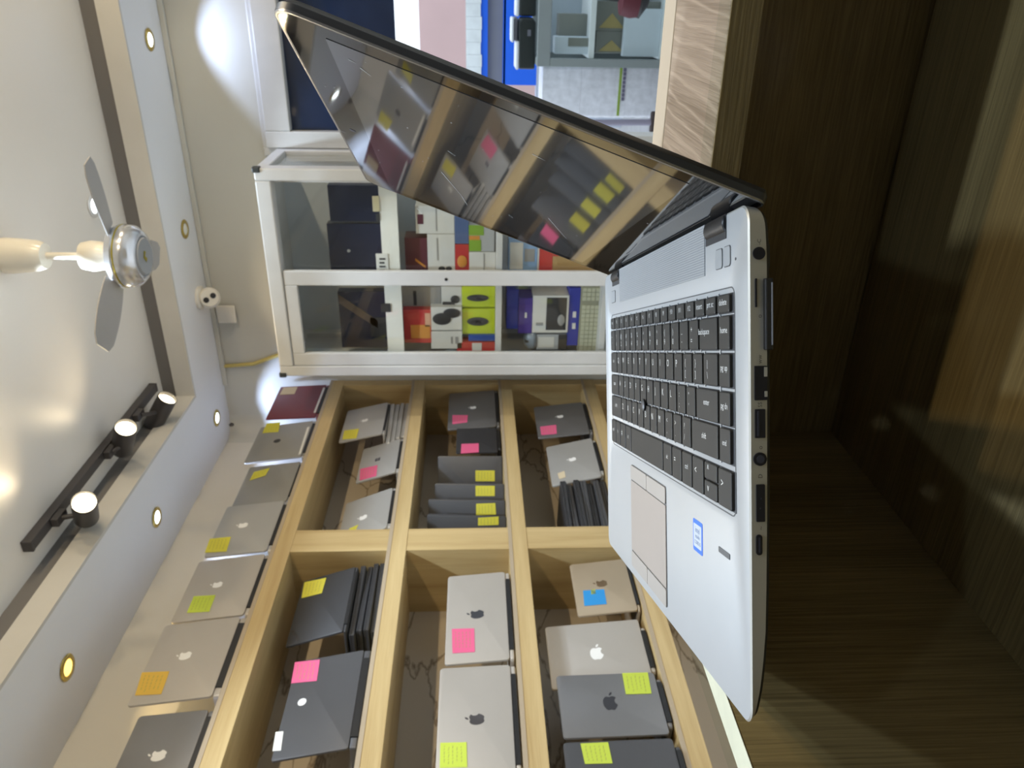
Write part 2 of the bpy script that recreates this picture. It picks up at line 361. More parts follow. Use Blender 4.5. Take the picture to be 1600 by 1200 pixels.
# ------------------------------------------------------------------ lighting track with three heads
trk = thing('lighting_track', 'long black lighting track fixed to the raised ceiling', 'track light', T(-1.49, 2.34, UPC))
MB().box(-.017, .017, -.49, .50, -.030, 0).build('rail', black_metal, trk, bevel=.002)
MB().box(-.018, .018, .50, .512, -.031, 0).build('end_cap', black_metal, trk, bevel=.002)
MB().box(-.018, .018, -.502, -.49, -.031, 0).build('end_cap', black_metal, trk, bevel=.002)
def track_head(y, axis, label, body_c, ln=.15, r=.037):
    """body_c: centre of the lit mouth; axis: where it points"""
    axis = Vector(axis).normalized(); c = Vector(body_c)
    q = axis.to_track_quat('Z', 'Y').to_matrix().to_4x4()
    back = c - axis*ln*.5
    o = thing('track_spotlight', label, 'spotlight', T(-1.49, y, UPC-.031), 'spotlights on the black track')
    inv = o.matrix_world.inverted() if False else T(-1.49, y, UPC-.031).inverted()
    M_ = inv @ Matrix.Translation(c) @ q
    MB().lathe([(.001, -ln), (r*.93, -ln), (r, -ln+.006), (r, 0), (r*.93, 0), (r*.90, -.016), (r*.90, -.02)], n=32).build('lamp_body', black_metal, o, smooth=True, matrix=M_)
    MB().lathe([(.001, -.011), (r*.55, -.012), (r*.90, -.015), (r*.90, -.018)], n=28).build('lens', lamp_w, o, smooth=True, matrix=M_)
    p0 = Vector((0, 0, 0)); p1 = inv @ back
    MB().box(-.014, .014, -.03, .03, -.022, -.0).build('adapter', black_metal, o, bevel=.002)
    MB().tube([p0 + Vector((0, 0, -.02)), Vector((p1.x*.3, p1.y*.3, p1.z*.8)), p1], .008).build('arm', black_metal, o, smooth=True)
track_head(2.62, (.85, .0, -.55), 'black track spotlight farthest along the rail, tilted towards the back wall', (-1.47, 2.722, 2.357))
track_head(2.36, (.72, -.42, .02) if False else (.86, -.36, -.42), 'lit black track spotlight in the middle of the rail', (-1.40, 2.375, 2.368))
track_head(1.98, (.80, -.52, -.36), 'brightest lit black track spotlight nearest the camera', (-1.43, 1.978, 2.345))

# ------------------------------------------------------------------ security camera, cable run
scam = thing('security_camera', 'white two-lens security camera under the ceiling border', 'security camera', T(-1.235, 3.20, SOF))
MB().lathe([(.05, 0), (.052, -.012), (.045, -.016), (.001, -.016)], n=28).build('mount', plastic_w, scam, smooth=True)
hd = (Vector((0.35, -.9, -.35))).normalized()
Mh = Matrix.Translation((0, 0, -.045)) @ hd.to_track_quat('Z', 'Y').to_matrix().to_4x4()
MB().lathe([(.001, -.045), (.030, -.04), (.044, -.02), (.046, .0), (.043, .022), (.036, .03), (.001, .031)], n=28).build('camera_head', plastic_w, scam, smooth=True, matrix=Mh)
for sx in (-1, 1):
    MB().lathe([(.011, .0295), (.012, .034), (.009, .036), (.001, .0355)], center=(0, .017*sx, 0), n=20).build('camera_lens', black_pl, scam, smooth=True, matrix=Mh @ Matrix.Rotation(math.radians(35), 4, 'Z'))
yc = mat('cable_trunk_ochre', (0.50, 0.40, 0.12), .5)
tr = MB()
tr.box(-1.72, .55, YB-.016, YB, SOF-.022, SOF); tag(tr.build('cable_trunking', paint, bevel=.003), 'thin cream cable trunking along the top of the back wall', 'cable trunking')
p0 = at(349, 572, Y=YB-.008); p1 = at(440, 547, Y=YB-.008)
tag(MB().tube([(p0.x, YB-.008, SOF-.02), (p0.x+.01, YB-.008, (p0.z+p1.z)/2), (p1.x, YB-.008, p1.z-.05)], .009).build('cable_conduit', yc, smooth=True), 'ochre yellow cable conduit running down the back wall to the cabinet', 'cable conduit')
tag(MB().lathe([(.001, 0), (.011, 0), (.012, .006), (.008, .010), (.001, .010)], center=(XW+.075, YB-.062, SOF-.025), n=16, axis='x').build('ceiling_hook', black_metal), 'tiny dark knob on the wall in the ceiling corner', 'hook')
mat_conn = MB(); mat_conn.box(-1.395, -1.31, YB-.028, YB-.0165, SOF-.115, SOF-.030)
tag(mat_conn.build('junction_box', plastic_w, bevel=.006), 'pale junction box on the back wall below the security camera', 'junction box')

# ------------------------------------------------------------------ wall shelf unit
SB = [1.15+.683, 1.15+.295, 1.15-.118, 1.15-.520, .20]      # board tops
TH = .064
Y0S, Y1S = -.9, YB-.008
PY0, PY1 = 2.055, 2.170                                      # partition
shelf = thing('wall_shelf_unit', 'oak-coloured wall shelf unit full of laptops along the wall', 'shelf', T(XW, 0, 0))
sx = lambda v: v - XW
for zt in SB:
    b_ = MB(); b_.box(sx(XW)+.002, sx(XS), Y0S, Y1S, zt-TH, zt)
    bo = b_.build('shelf_board', oak_y, shelf, bevel=.0015)
    B(sx(XS)-.001, sx(XS)+.0012, Y0S, Y1S, zt-.012, zt+.0005).build('edge_band', oak_edge, bo)
def upright(y0, y1, front=True):
    for i in range(len(SB)-1):
        B(sx(XW)+.002, sx(XS)-.002, y0, y1, SB[i+1], SB[i]-TH).build('partition', oak_z, shelf)
upright(Y1S-.05, Y1S)
upright(PY0, PY1)
upright(.1, .2)
B(.002, .010, Y0S, Y1S, .1, SB[0]-.03).build('back_panel', marble_m, shelf)
B(sx(XW)+.002, sx(XS)-.03, Y0S, Y1S, 0, .136).build('plinth', oak_y, shelf)

# ------------------------------------------------------------------ laptops on the shelves
APPLE = [(0.0, 0.62), (0.12, 0.68), (0.26, 0.70), (0.40, 0.64), (0.48, 0.55), (0.38, 0.44), (0.34, 0.30), (0.36, 0.14), (0.44, 0.02), (0.52, -0.04), (0.46, -0.22), (0.34, -0.40), (0.22, -0.50), (0.10, -0.48), (0, -0.45), (-0.10, -0.48), (-0.22, -0.50), (-0.36, -0.38), (-0.48, -0.14), (-0.52, 0.12), (-0.48, 0.40), (-0.36, 0.60), (-0.22, 0.68), (-0.10, 0.66)]
LEAF = [(0.0, 0.74), (0.02, 0.90), (0.12, 1.02), (0.24, 1.06), (0.23, 0.92), (0.14, 0.80)]
def fruit_logo(material, parent, cx, cv, size, rot=0.0, t=0.0):
    c, s = math.cos(rot), math.sin(rot); k = size/1.5
    def tr_(p): x, y = p[0]*k, (p[1]-.25)*k; return (cx + x*c - y*s, cv + x*s + y*c)
    b_ = MB(); b_.prism([tr_(p) for p in APPLE], t-.0004, t+.0004); b_.prism([tr_(p) for p in LEAF], t-.0004, t+.0004)
    return b_.build('lid_logo', material, parent)
def disc_logo(material, parent, cx, cv, r, txt=None, ink_=None):
    b_ = MB().lathe([(.0001, -.0003), (r, -.0003), (r, .0005), (.0001, .0005)], center=(cx, cv, 0), n=28)
    o = b_.build('lid_logo', material, parent)
    if txt: pass
    return o
NOTE_N = 0
def note(material, parent, lidW, quad, scribble=True, name='sticky_note'):
    """quad: photo corners, TL TR BR BL of the note as it lies in the photo"""
    inv = lidW.inverted(); n = (lidW.to_3x3() @ Vector((0, 0, 1))); P = lidW.translation
    q = [inv @ on_plane(x, y, P, n) for x, y in quad]
    q = [(p.x, p.y) for p in q]
    c = (sum(p[0] for p in q)/4, sum(p[1] for p in q)/4)
    b_ = MB(); t0, t1 = .0004, .0011
    b_.rings([[(x, y, t0) for x, y in q], [(x, y, t1) for x, y in q]])
    if scribble:
        def lerp(u, v): 
            a = [q[0][i]*(1-u)+q[1][i]*u for i in (0, 1)]; d = [q[3][i]*(1-u)+q[2][i]*u for i in (0, 1)]
            return (a[0]*(1-v)+d[0]*v, a[1]*(1-v)+d[1]*v)
        # handwriting runs along the lid's own width: rows stacked along the lid height (photo x)
        rnd = random.Random(int(c[0]*1e5))
        for row in range(5):
            u = .14 + .16*row; v = .12 + .08*rnd.random()
            while v < .8:
                ln = .05 + .10*rnd.random()
                j = .03*rnd.random()
                b_.poly([(*lerp(u+j, v), t1+.0002), (*lerp(u+.02+j, v), t1+.0002), (*lerp(u+.02, v+ln), t1+.0002), (*lerp(u, v+ln), t1+.0002)], 1)
                v += ln + .05
    return b_.build(name, [material, ink], parent)

LAP = {}
def laptop(key, z, TL, TR, BR, BL, body, label, X=-1.71, bt=.016, lt=.007, depth=None, deck=None, side=None, group='laptops on the wall shelves', rc=.010, bsc=1.0):
    """open laptop, seen from behind its raised lid; TR, BR: ends of the hinge in the photo, TL, BL: ends of the lid's free edge"""
    a = at(*TR, X=X); b = at(*BR, X=X)          # far end, near end
    z0 = z
    hz = z + bt
    a.z = b.z = hz
    h = a - b; wd = h.length; u = h.normalized(); mid = (a+b)/2
    mt = ((TL[0]+BL[0])/2, (TL[1]+BL[1])/2)
    P = on_plane(*mt, mid, u); v = P - mid
    inn = Vector((-u.y, u.x, 0))                # towards the wall
    ang = math.atan2(v.z, v.dot(inn)); ln = v.length
    ang = max(min(ang, math.radians(93)), math.radians(55))
    M = Matrix.Translation((mid.x, mid.y, z0)) @ Matrix.Rotation(math.atan2(u.y, u.x), 4, 'Z')
    o = thing('laptop', label, 'laptop', M, group)
    D = depth or min(ln, .245)
    wl = wd; wd = wd*bsc
    pts = rr(-wd/2, wd/2, 0.002, D, rc)
    def inset(p, k): return [(x*(1-k/(wd/2)), (y-D/2)*(1-k/(D/2))+D/2) for x, y in p]
    bs = MB(); bs.rings([[(x, y, 0.0015) for x, y in inset(pts, .006)], [(x, y, .006) for x, y in pts], [(x, y, bt-.002) for x, y in pts], [(x, y, bt-.0005) for x, y in inset(pts, .001)]])
    base = bs.build('base', side or body, o, smooth=True)
    B(-wd*.42, wd*.42, D*.16, D*.52, bt-.0005, bt+.0008).build('keyboard', keyp, base)
    B(-wd*.40, wd*.40, -.002, .004, .004, bt+.001).build('hinge_bar', black_pl, base)
    for fx in (-1, 1):
        for fy in (.03, D-.03): MB().lathe([(.001, 0), (.006, 0), (.006, .003), (.001, .003)], center=(fx*(wd/2-.03), fy, 0), n=12).build('foot', black_pl, base)
    wd = wl
    lidL = Matrix.Translation((0, 0, bt+.001)) @ Matrix.Rotation(ang, 4, 'X')
    lp = rr(-wd/2, wd/2, .001, ln, rc)
    def ins2(p, k): return [(x*(1-k/(wd/2)), (y-ln/2)*(1-k/(ln/2))+ln/2) for x, y in p]
    lb = MB(); lb.rings([[(x, y, -lt) for x, y in lp], [(x, y, -.002) for x, y in lp], [(x, y, -.0006) for x, y in ins2(lp, .0008)], [(x, y, 0) for x, y in ins2(lp, .003)]])
    lid = lb.build('lid', body, o, smooth=True, matrix=lidL)
    B(-wd*.46, wd*.46, ln*.07, ln*.95, -lt-.0005, -lt+.001).build('screen', scr_off, lid)
    W = M @ lidL
    LAP[key] = (lid, W, wd, ln, o)
    return o
def closed(M, wd, D, th, body, label, group, side=None, rc=.010):
    o = thing('laptop', label, 'laptop', M, group)
    pts = rr(-wd/2, wd/2, -D/2, D/2, rc, 4)
    def sc_(p, k): return [(x*(1-k/(wd/2)), y*(1-k/(D/2))) for x, y in p]
    MB().rings([[(x, y, 0) for x, y in sc_(pts, .006)], [(x, y, th*.22) for x, y in pts], [(x, y, th*.62) for x, y in pts]]).build('base', side or body, o, smooth=True)
    lid = MB().rings([[(x, y, th*.66) for x, y in sc_(pts, .001)], [(x, y, th*.92) for x, y in pts], [(x, y, th) for x, y in sc_(pts, .003)]]).build('lid', body, o, smooth=True)
    B(-wd*.35, wd*.35, D/2-.012, D/2-.001, th*.6, th*.68).build('hinge_bar', black_pl, o)
    return o, lid
def logo_at(key, px, py, kind, material, size, rot=0.0):
    lid, W, wd, ln, o = LAP[key]
    n = W.to_3x3() @ Vector((0, 0, 1)); q = W.inverted() @ on_plane(px, py, W.translation, n)
    if kind == 'fruit': fruit_logo(material, lid, q.x, q.y, size, rot)
    elif kind == 'disc': disc_logo(material, lid, q.x, q.y, size)
    elif kind == 'squares':
        b_ = MB(); s = size/2
        for i in (-1, 1):
            for j in (-1, 1): b_.box(q.x + (.06 if i > 0 else -1)*s, q.x + (1 if i > 0 else -.06)*s, q.y + (.06 if j > 0 else -1)*s, q.y + (1 if j > 0 else -.06)*s, -.0003, .0005)
        b_.build('lid_logo', material, lid)
    elif kind == 'text':
        text('lid_logo', 'ThinkPad', size, material, lid, Matrix.Translation((q.x, q.y, .0006)) @ Matrix.Rotation(rot, 4, 'Z'))
def note_at(key, material, quad, scribble=True, name='sticky_note'):
    lid, W, wd, ln, o = LAP[key]; note(material, lid, W, quad, scribble, name)

# top of the unit
ZT, ZA, ZB, ZD = SB[0]+.0005, SB[1]+.0005, SB[2]+.0005, SB[3]+.0005
laptop('T1', ZT, (439, 604), (515, 601), (488, 651), (416, 653), maroon, 'maroon laptop with a cream label on top of the shelf unit', rc=.004)
note_at('T1', cream_l, [(443, 606), (465, 605), (460, 616), (437, 617)], False, 'paper_label')
note_at('T1', white_l, [(505, 606), (508, 606), (493, 645), (490, 645)], False, 'hinge_strip')
laptop('T2', ZT, (409, 660), (487, 657), (468, 713), (381, 729), pewter, 'pewter laptop with a dark round emblem and lime note, beside the maroon one', rc=.006)
note_at('T2', yel, [(417, 662), (438, 660), (435, 675), (410, 677)]); logo_at('T2', 433, 689, 'disc', logo_d, .015)
note_at('T2', white_l, [(480, 668), (484, 667), (470, 709), (466, 711)], False, 'hinge_strip')
laptop('T3', ZT, (394, 731), (462, 721), (432, 782), (360, 788), pewter, 'plain pewter laptop with a tilted yellow note on top of the shelf unit', X=-1.725, rc=.006)
note_at('T3', yel, [(397, 738), (422, 731), (415, 743), (390, 751)])
laptop('T4', ZT, (358, 790), (435, 782), (411, 860), (318, 868), silver, 'dull silver laptop with a bright yellow note at its low corner on the shelf top')
logo_at('T4', 378, 821, 'fruit', logo_w, .042); note_at('T4', yel, [(328, 842), (361, 839), (354, 862), (320, 864)])
laptop('T5', ZT, (312, 876), (403, 865), (372, 960), (268, 970), silver_w, 'silver laptop with a lime note on top of the shelf unit')
logo_at('T5', 338, 914, 'fruit', logo_w, .040); note_at('T5', lime, [(303, 932), (337, 930), (327, 956), (292, 958)])
laptop('T6', ZT, (258, 973), (367, 963), (325, 1088), (202, 1100), silver_w, 'champagne silver laptop with an orange note on top of the shelf unit', bt=.022)
logo_at('T6', 287, 1025, 'fruit', logo_w, .044); note_at('T6', orange, [(222, 1051), (265, 1049), (252, 1085), (211, 1087)])
laptop('T7', ZT, (221, 1113), (323, 1108), (273, 1245), (155, 1255), grey_l, 'space grey laptop with a white emblem at the near end of the shelf top')
logo_at('T7', 245, 1181, 'fruit', logo_w, .046)

# second row, far bay
for i in range(4):
    closed(T(-1.825+.004*(i % 2), 2.985-.008*i, ZA+.0205*i, math.radians(88-2*i)), .285, .20, .0195, silver, ['silver closed laptop at the bottom of the far silver stack', 'silver closed laptop second from the bottom of the far silver stack', 'silver closed laptop third from the bottom of the far silver stack', 'silver closed laptop just under the open one on the far silver stack'][i], 'silver laptops in the far stack')
laptop('A1', ZA+.083, (544, 639), (608, 628), (603, 677), (529, 693), silver, 'silver open laptop with a yellow note on top of the far silver stack', bt=.012)
logo_at('A1', 569, 657, 'fruit', logo_w, .036); note_at('A1', yel, [(538, 673), (561, 670), (557, 685), (535, 687)])
laptop('A2', ZA, (564, 703), (633, 685), (627, 737), (560, 752), silver, 'pale grey open laptop with four dark squares and a pink note', X=-1.73, rc=.005)
logo_at('A2', 590, 718, 'squares', logo_g, .022); note_at('A2', pink, [(563, 733), (590, 727), (588, 744), (562, 751)])
laptop('A3', ZA, (537, 785), (617, 761), (610, 824), (531, 850), silver, 'silver open laptop with a white emblem beside the shelf post', X=-1.73)
logo_at('A3', 566, 809, 'fruit', logo_w, .040); note_at('A3', yel, [(546, 826), (560, 820), (556, 829), (544, 834)])
# second row, near bay
for i in range(4):
    closed(T(-1.835+.006*(i % 2), 1.875-.006*i, ZA+.0205*i, math.radians(88+2*(i % 3))), .30, .21, .0195, blackl, ['black closed laptop at the bottom of the black stack', 'black closed laptop second from the bottom of the black stack', 'black closed laptop third from the bottom of the black stack', 'black closed laptop just under the open one on the black stack'][i], 'black laptops in the near stack', rc=.005)
laptop('A4', ZA+.083, (474, 905), (562, 885), (543, 986), (448, 1009), blackl, 'matt black open laptop with a yellow note on top of the black stack', bt=.012, rc=.004)
note_at('A4', yel, [(476, 910), (510, 903), (503, 927), (471, 935)])
logo_at('A4', 462, 993, 'text', logo_g, .016, math.radians(35))
laptop('A5', ZA, (468, 1028), (568, 1015), (543, 1169), (422, 1185), dgrey, 'charcoal open laptop with a pink note, round emblem and white label', bt=.022, rc=.006)
note_at('A5', pink, [(461, 1035), (500, 1031), (495, 1064), (455, 1068)]); logo_at('A5', 472, 1097, 'disc', logo_w, .012)
note_at('A5', white_l, [(431, 1144), (443, 1143), (439, 1173), (426, 1174)], True, 'paper_label')

# third row, far bay
laptop('B1', ZB, (703, 615), (777, 609), (777, 665), (699, 669), grey_l, 'grey open laptop with a pink note in the far bay of the third row', X=-1.72)
logo_at('B1', 738, 637, 'fruit', logo_w, .036); note_at('B1', pink, [(707, 649), (731, 649), (730, 660), (707, 663)])
laptop('B2', ZB, (715, 668), (780, 668), (780, 706), (712, 708), blackl, 'black open laptop with a pink note between the grey one and the leaning row', X=-1.73, rc=.005, bsc=.8, depth=.15)
note_at('B2', pink, [(721, 694), (748, 693), (748, 707), (720, 709)], False)
LEAN = [('B3', (684, 717), (781, 713), [(743, 735), (773, 735), (773, 752), (743, 752)], 'farthest'), ('B4', (679, 757), (784, 757), [(743, 759), (773, 759), (773, 775), (743, 775)], 'second farthest'),
        ('B5', (668, 783), (785, 783), [(744, 787), (774, 786), (775, 804), (744, 805)], 'second nearest'), ('B6', (655, 809), (787, 809), [(747, 809), (779, 807), (779, 820), (747, 821)], 'nearest')]
for i, (k, tl, tr2, nq, wh) in enumerate(LEAN):
    X = -1.715
    a = at(*tr2, X=X); Pt = on_plane(*tl, Vector((X, a.y, ZB)), Vector((0, 1, 0)))
    ht = min((Pt - Vector((X, a.y, ZB))).length, .29); wd = (.262, .262, .258, .228)[i]
    tilt = math.radians(84); psi = math.radians((28, 24, 20, 13)[i])
    ex = Vector((math.cos(psi), math.sin(psi), 0)); mid = Vector((X, a.y, ZB+.001)) - ex*wd/2
    # standing on its long edge, leaning back: local x along the row, local y up the lid, local z outwards
    M = Matrix.Translation(mid) @ Matrix.Rotation(psi, 4, 'Z') @ Matrix.Rotation(tilt, 4, 'X') @ Matrix.Translation((0, ht/2+.001, -.018))
    o, lid = closed(M, wd, ht, .018, dgrey, f'charcoal closed laptop with a yellow note, {wh} of four leaning in a row', 'charcoal laptops leaning in a row', rc=.006)
    note(yel, lid, M @ Matrix.Translation((0, 0, .018)), nq)
    for c_ in lid.children: c_.location = (0, 0, .018)
# third row, near bay
laptop('B7', ZB, (697, 897), (790, 893), (795, 1030), (699, 1033), silver_w, 'pale silver open laptop with a square pink note in the third row')
logo_at('B7', 743, 960, 'fruit', logo_d, .052); note_at('B7', pink, [(706, 983), (741, 982), (742, 1019), (707, 1021)])
laptop('B8', ZB, (687, 1038), (800, 1038), (808, 1215), (682, 1215), silver_w, 'large pale silver open laptop with a lime note, nearest in the third row')
logo_at('B8', 742, 1124, 'fruit', logo_g, .050); note_at('B8', lime, [(688, 1161), (729, 1160), (730, 1199), (687, 1200)])

# fourth row, far bay
laptop('C1', ZD, (835, 632), (907, 628), (919, 676), (840, 687), grey_l, 'grey open laptop with a pink note in the far bay of the fourth row')
logo_at('C1', 874, 651, 'fruit', logo_w, .036); note_at('C1', pink, [(844, 667), (869, 664), (870, 678), (846, 680)])
laptop('C2', ZD, (853, 699), (923, 684), (936, 744), (863, 757), silver, 'silver open laptop with a cream corner sticker in front of the lying stack', bsc=.9)
logo_at('C2', 893, 718, 'fruit', logo_w, .038); note_at('C2', cream_l, [(871, 740), (882, 736), (884, 746), (874, 749)], False)
for i in range(7):
    closed(T(-1.855+.012*math.sin(i*2.1), 2.335, ZD+.0262*i, math.radians(86+3*math.sin(i*1.7))), .33, .23, .0255, [blackl, dgrey][i % 2],
           'black closed laptop lying ' + ['lowest', 'second from the bottom', 'third from the bottom', 'in the middle', 'third from the top', 'second from the top', 'topmost'][i] + ' in the flat stack by the post', 'laptops in the flat stack by the post', rc=.006)
# fourth row, near bay
laptop('C4', ZD, (890, 881), (965, 873), (993, 953), (903, 961), gold, 'gold open laptop with a blue note in the fourth row', bt=.012)
logo_at('C4', 938, 912, 'fruit', logo_b, .044); note_at('C4', blue_n, [(911, 923), (944, 921), (948, 944), (913, 947)], False)
note_at('C4', lime, [(923, 922), (930, 921), (931, 928), (924, 929)], False)
laptop('C5', ZD, (848, 971), (1002, 967), (1020, 1064), (866, 1082), silver_w, 'warm silver laptop set on its short side behind the dark ones', X=-1.725, depth=.20, bsc=.74)
logo_at('C5', 932, 1019, 'fruit', logo_w, .056, -PI/2)
laptop('C6', ZD, (869, 1053), (1022, 1050), (1047, 1147), (881, 1152), grey_l, 'space grey laptop set on its short side with a lime note and black emblem', X=-1.705, depth=.18, bsc=.8)
logo_at('C6', 953, 1096, 'fruit', logo_d, .056, -PI/2); note_at('C6', lime, [(972, 1052), (1012, 1051), (1018, 1084), (978, 1085)])
laptop('C7', ZD, (881, 1158), (1050, 1153), (1085, 1270), (893, 1275), dgrey, 'charcoal laptop set on its short side, nearest in the fourth row', X=-1.695, depth=.18, bsc=.8)
note_at('C7', lime, [(907, 1162), (950, 1160), (957, 1193), (914, 1194)])

# ------------------------------------------------------------------ glass display cabinet against the back wall
CX0, CX1, CY, CT = -1.4735, -.6155, 2.91, 1.15+.808
cab = thing('display_cabinet', 'white aluminium cabinet with sliding glass doors full of accessories', 'cabinet', T(0, 0, 0))
CBK = YB-.012
fr = MB(); w1 = .046
fr.box(CX0, CX0+w1, CY, CY+.06, 0, CT); fr.box(CX1-w1, CX1, CY, CY+.06, 0, CT); fr.box(CX0+w1, CX1-w1, CY, CY+.06, CT-.058, CT); fr.box(CX0+w1, CX1-w1, CY, CY+.06, 0, .09)
fr.box(CX0, CX0+w1, CBK-.05, CBK, 0, CT); fr.box(CX1-w1, CX1, CBK-.05, CBK, 0, CT)
fr.box(CX0, CX0+w1, CY+.06, CBK-.05, CT-.045, CT); fr.box(CX1-w1, CX1, CY+.06, CBK-.05, CT-.045, CT)
fr.box(CX0, CX0+w1, CY+.06, CBK-.05, 0, .09); fr.box(CX1-w1, CX1, CY+.06, CBK-.05, 0, .09)
fr.build('frame', alu, cab, bevel=.005)
corner_m = mat('corner_cap_black', (0.03, 0.035, 0.033), .5)
for x in (CX0, CX1): B(x-.005 if x == CX0 else x-.016, x+.016 if x == CX0 else x+.005, CY-.005, CY+.025, CT-.024, CT+.005).build('corner_cap', corner_m, cab, bevel=.004)
back_m = mat('cabinet_back_grey', (0.62, 0.67, 0.71), .4)
B(CX0+w1, CX1-w1, CBK-.012, CBK-.004, .09, CT).build('back_panel', back_m, cab)
B(CX0+.01, CX1-.01, CY+.02, CBK, CT-.012, CT-.004).build('top_panel', alu, cab)
B(CX0+.015, CX0+.021, CY+.06, CBK-.05, .09, CT-.045).build('side_panel', alu, cab)
B(CX1-.021, CX1-.015, CY+.06, CBK-.05, .09, CT-.045).build('side_pane', pane_m, cab)
def sliding(x0, x1, y, label):
    d = MB(); a, b_ = .056, .060; zt, zb = CT-.060, .095
    d.box(x0, x0+a, y, y+.022, zb, zt); d.box(x1-b_, x1, y, y+.022, zb, zt); d.box(x0+a, x1-b_, y, y+.022, zt-.05, zt); d.box(x0+a, x1-b_, y, y+.022, zb, zb+.06)
    o = d.build('sliding_door', alu, cab, bevel=.003)
    B(x0+a-.005, x1-b_+.005, y+.009, y+.014, zb+.055, zt-.045).build('pane', pane_m, o)
    return o
dl = sliding(CX0+w1+.002, -1.013, CY+.004, 'near')
MB().lathe([(.001, 0), (.006, 0), (.006, .004), (.001, .004)], center=(-1.045, CY+.001, at(697, 438, Y=CY).z), n=14, axis='y').build('door_lock', black_pl, dl)
# rear door: only its glass and thin side show
d2 = MB(); d2.box(-1.06, -1.03, CY+.034, CY+.052, .095, CT-.06); d2.box(CX1-w1-.012, CX1-w1, CY+.034, CY+.052, .095, CT-.06); d2.box(-1.03, CX1-w1-.012, CY+.034, CY+.052, .095, .155)
o2 = d2.build('sliding_door', alu, cab, bevel=.003); B(-1.035, CX1-w1-.010, CY+.041, CY+.045, .15, CT-.062).build('pane', pane_m, o2)
IY0, IY1 = CY+.062, CBK-.013          # inside depth
S1T, S1B = 1.15+.362, 1.15+.294       # deep-lipped shelf
S2T, S2B = 1.15-.093, 1.15-.118
S3T = 1.15-.535
shelf_cream = mat('shelf_cream_laminate', (0.74, 0.72, 0.64), .45)
sh = MB(); sh.box(CX0+w1, CX1-w1, IY0, IY0+.018, S1B, S1T); sh.box(CX0+w1, CX1-w1, IY0+.018, IY1, S1B+.04, S1B+.058)
sh1 = sh.build('shelf', shelf_cream, cab)
B(CX0+w1, CX1-w1, IY0, IY1, S2B, S2T).build('shelf', alu, cab, bevel=.002)
B(CX0+w1, CX1-w1, IY0, IY1, S3T-.025, S3T).build('shelf', alu, cab, bevel=.002)

# goods behind the glass
def col(n, c, r=.45): return mat('goods_'+n, c, r)
NAVY = col('navy', (0.015, 0.02, 0.045), .25); WHT = col('white', (0.66, 0.64, 0.58)); GRY = col('grey', (0.30, 0.29, 0.27)); MAR = col('maroon', (0.10, 0.02, 0.035)); ORG = col('orange', (0.60, 0.24, 0.04)); RED = col('red', (0.50, 0.035, 0.035))
LIM = col('lime', (0.52, 0.62, 0.02)); DRK = col('dark', (0.03, 0.03, 0.032)); BLU = col('blue', (0.02, 0.035, 0.30)); PUR = col('violet', (0.06, 0.03, 0.24)); STB = col('steel_blue', (0.07, 0.12, 0.26)); GRN = col('green', (0.20, 0.36, 0.03)); SLV = col('silver', (0.42, 0.43, 0.43), .3)
PEA = col('peach', (0.62, 0.34, 0.22)); TAN = col('tan', (0.42, 0.27, 0.11)); KEYB = col('keyboard_beige', (0.50, 0.50, 0.36)); KEYD = col('keyboard_gap', (0.28, 0.28, 0.20)); BLM = col('ribbon_blue', (0.03, 0.08, 0.33))
def good(name, label, cat, px0, px1, py0, py1, Y, dep, m0, group, z0=None, parts=(), z1=None, bev=.002):
    """goods standing on a shelf or on one another; parts: (name, material, fractions u0 u1 v0 v1 of its front, v from the bottom)"""
    a = at(px0, py1, Y=Y); b = at(px1, py0, Y=Y)
    x0, x1 = a.x, b.x; zt = a.z if z1 is None else z1; zb = b.z if z0 is None else z0
    o = thing(name, label, cat, T((x0+x1)/2, Y, zb), group); wx = (x1-x0)/2; h = zt - zb
    B(-wx, wx, 0, dep, 0, h).build('carton' if 'box' in name or 'carton' in name else 'body', m0, o, bevel=bev)
    for k in parts:
        nm, mm, u0, u1, v0, v1 = k[:6]; sh_ = k[6] if len(k) > 6 else 'r'
        X0, X1, Z0, Z1 = -wx+2*wx*u0, -wx+2*wx*u1, h*v0, h*v1
        if sh_ == 'r': B(X0, X1, -.0018, .001, Z0, Z1).build(nm, mm, o)
        elif sh_ == 'o':
            cx, cz = (X0+X1)/2, (Z0+Z1)/2
            b_ = MB(); ring = [(cx+(X1-X0)/2*math.cos(2*PI*j/20), cz+(Z1-Z0)/2*math.sin(2*PI*j/20)) for j in range(20)]
            b_.rings([[(x, .001, z) for x, z in ring], [(x, -.004, z) for x, z in ring], [(cx+(x-cx)*.7, -.007, cz+(z-cz)*.7) for x, z in ring]]).build(nm, mm, o, smooth=True)
        elif sh_ == 'd':
            b_ = MB(); b_.hexa([(X0, -.0018, Z0), (X0+.25*(X1-X0), -.0018, Z0), (X0+.25*(X1-X0), .001, Z0), (X0, .001, Z0), (X1-.25*(X1-X0), -.0018, Z1), (X1, -.0018, Z1), (X1, .001, Z1), (X1-.25*(X1-X0), .001, Z1)]).build(nm, mm, o)
    return o
g1 = 'dark panels on the top cabinet shelf'
zs = S1B+.0585; Yp = CY+.12
Y1 = Yp
zz = S1T
good('retail_box', 'navy flat carton standing behind the rear glass door, nearer the doorway', 'box', 516, 600, 290, 346, Y1, .05, NAVY, g1, z0=zs)
good('retail_box', 'navy flat carton standing behind the rear glass door, beside the door stile', 'box', 517, 600, 350, 425, Y1, .05, NAVY, g1, z0=zs, parts=[('metal_stud', SLV, .42, .48, .62, .68, 'o')])
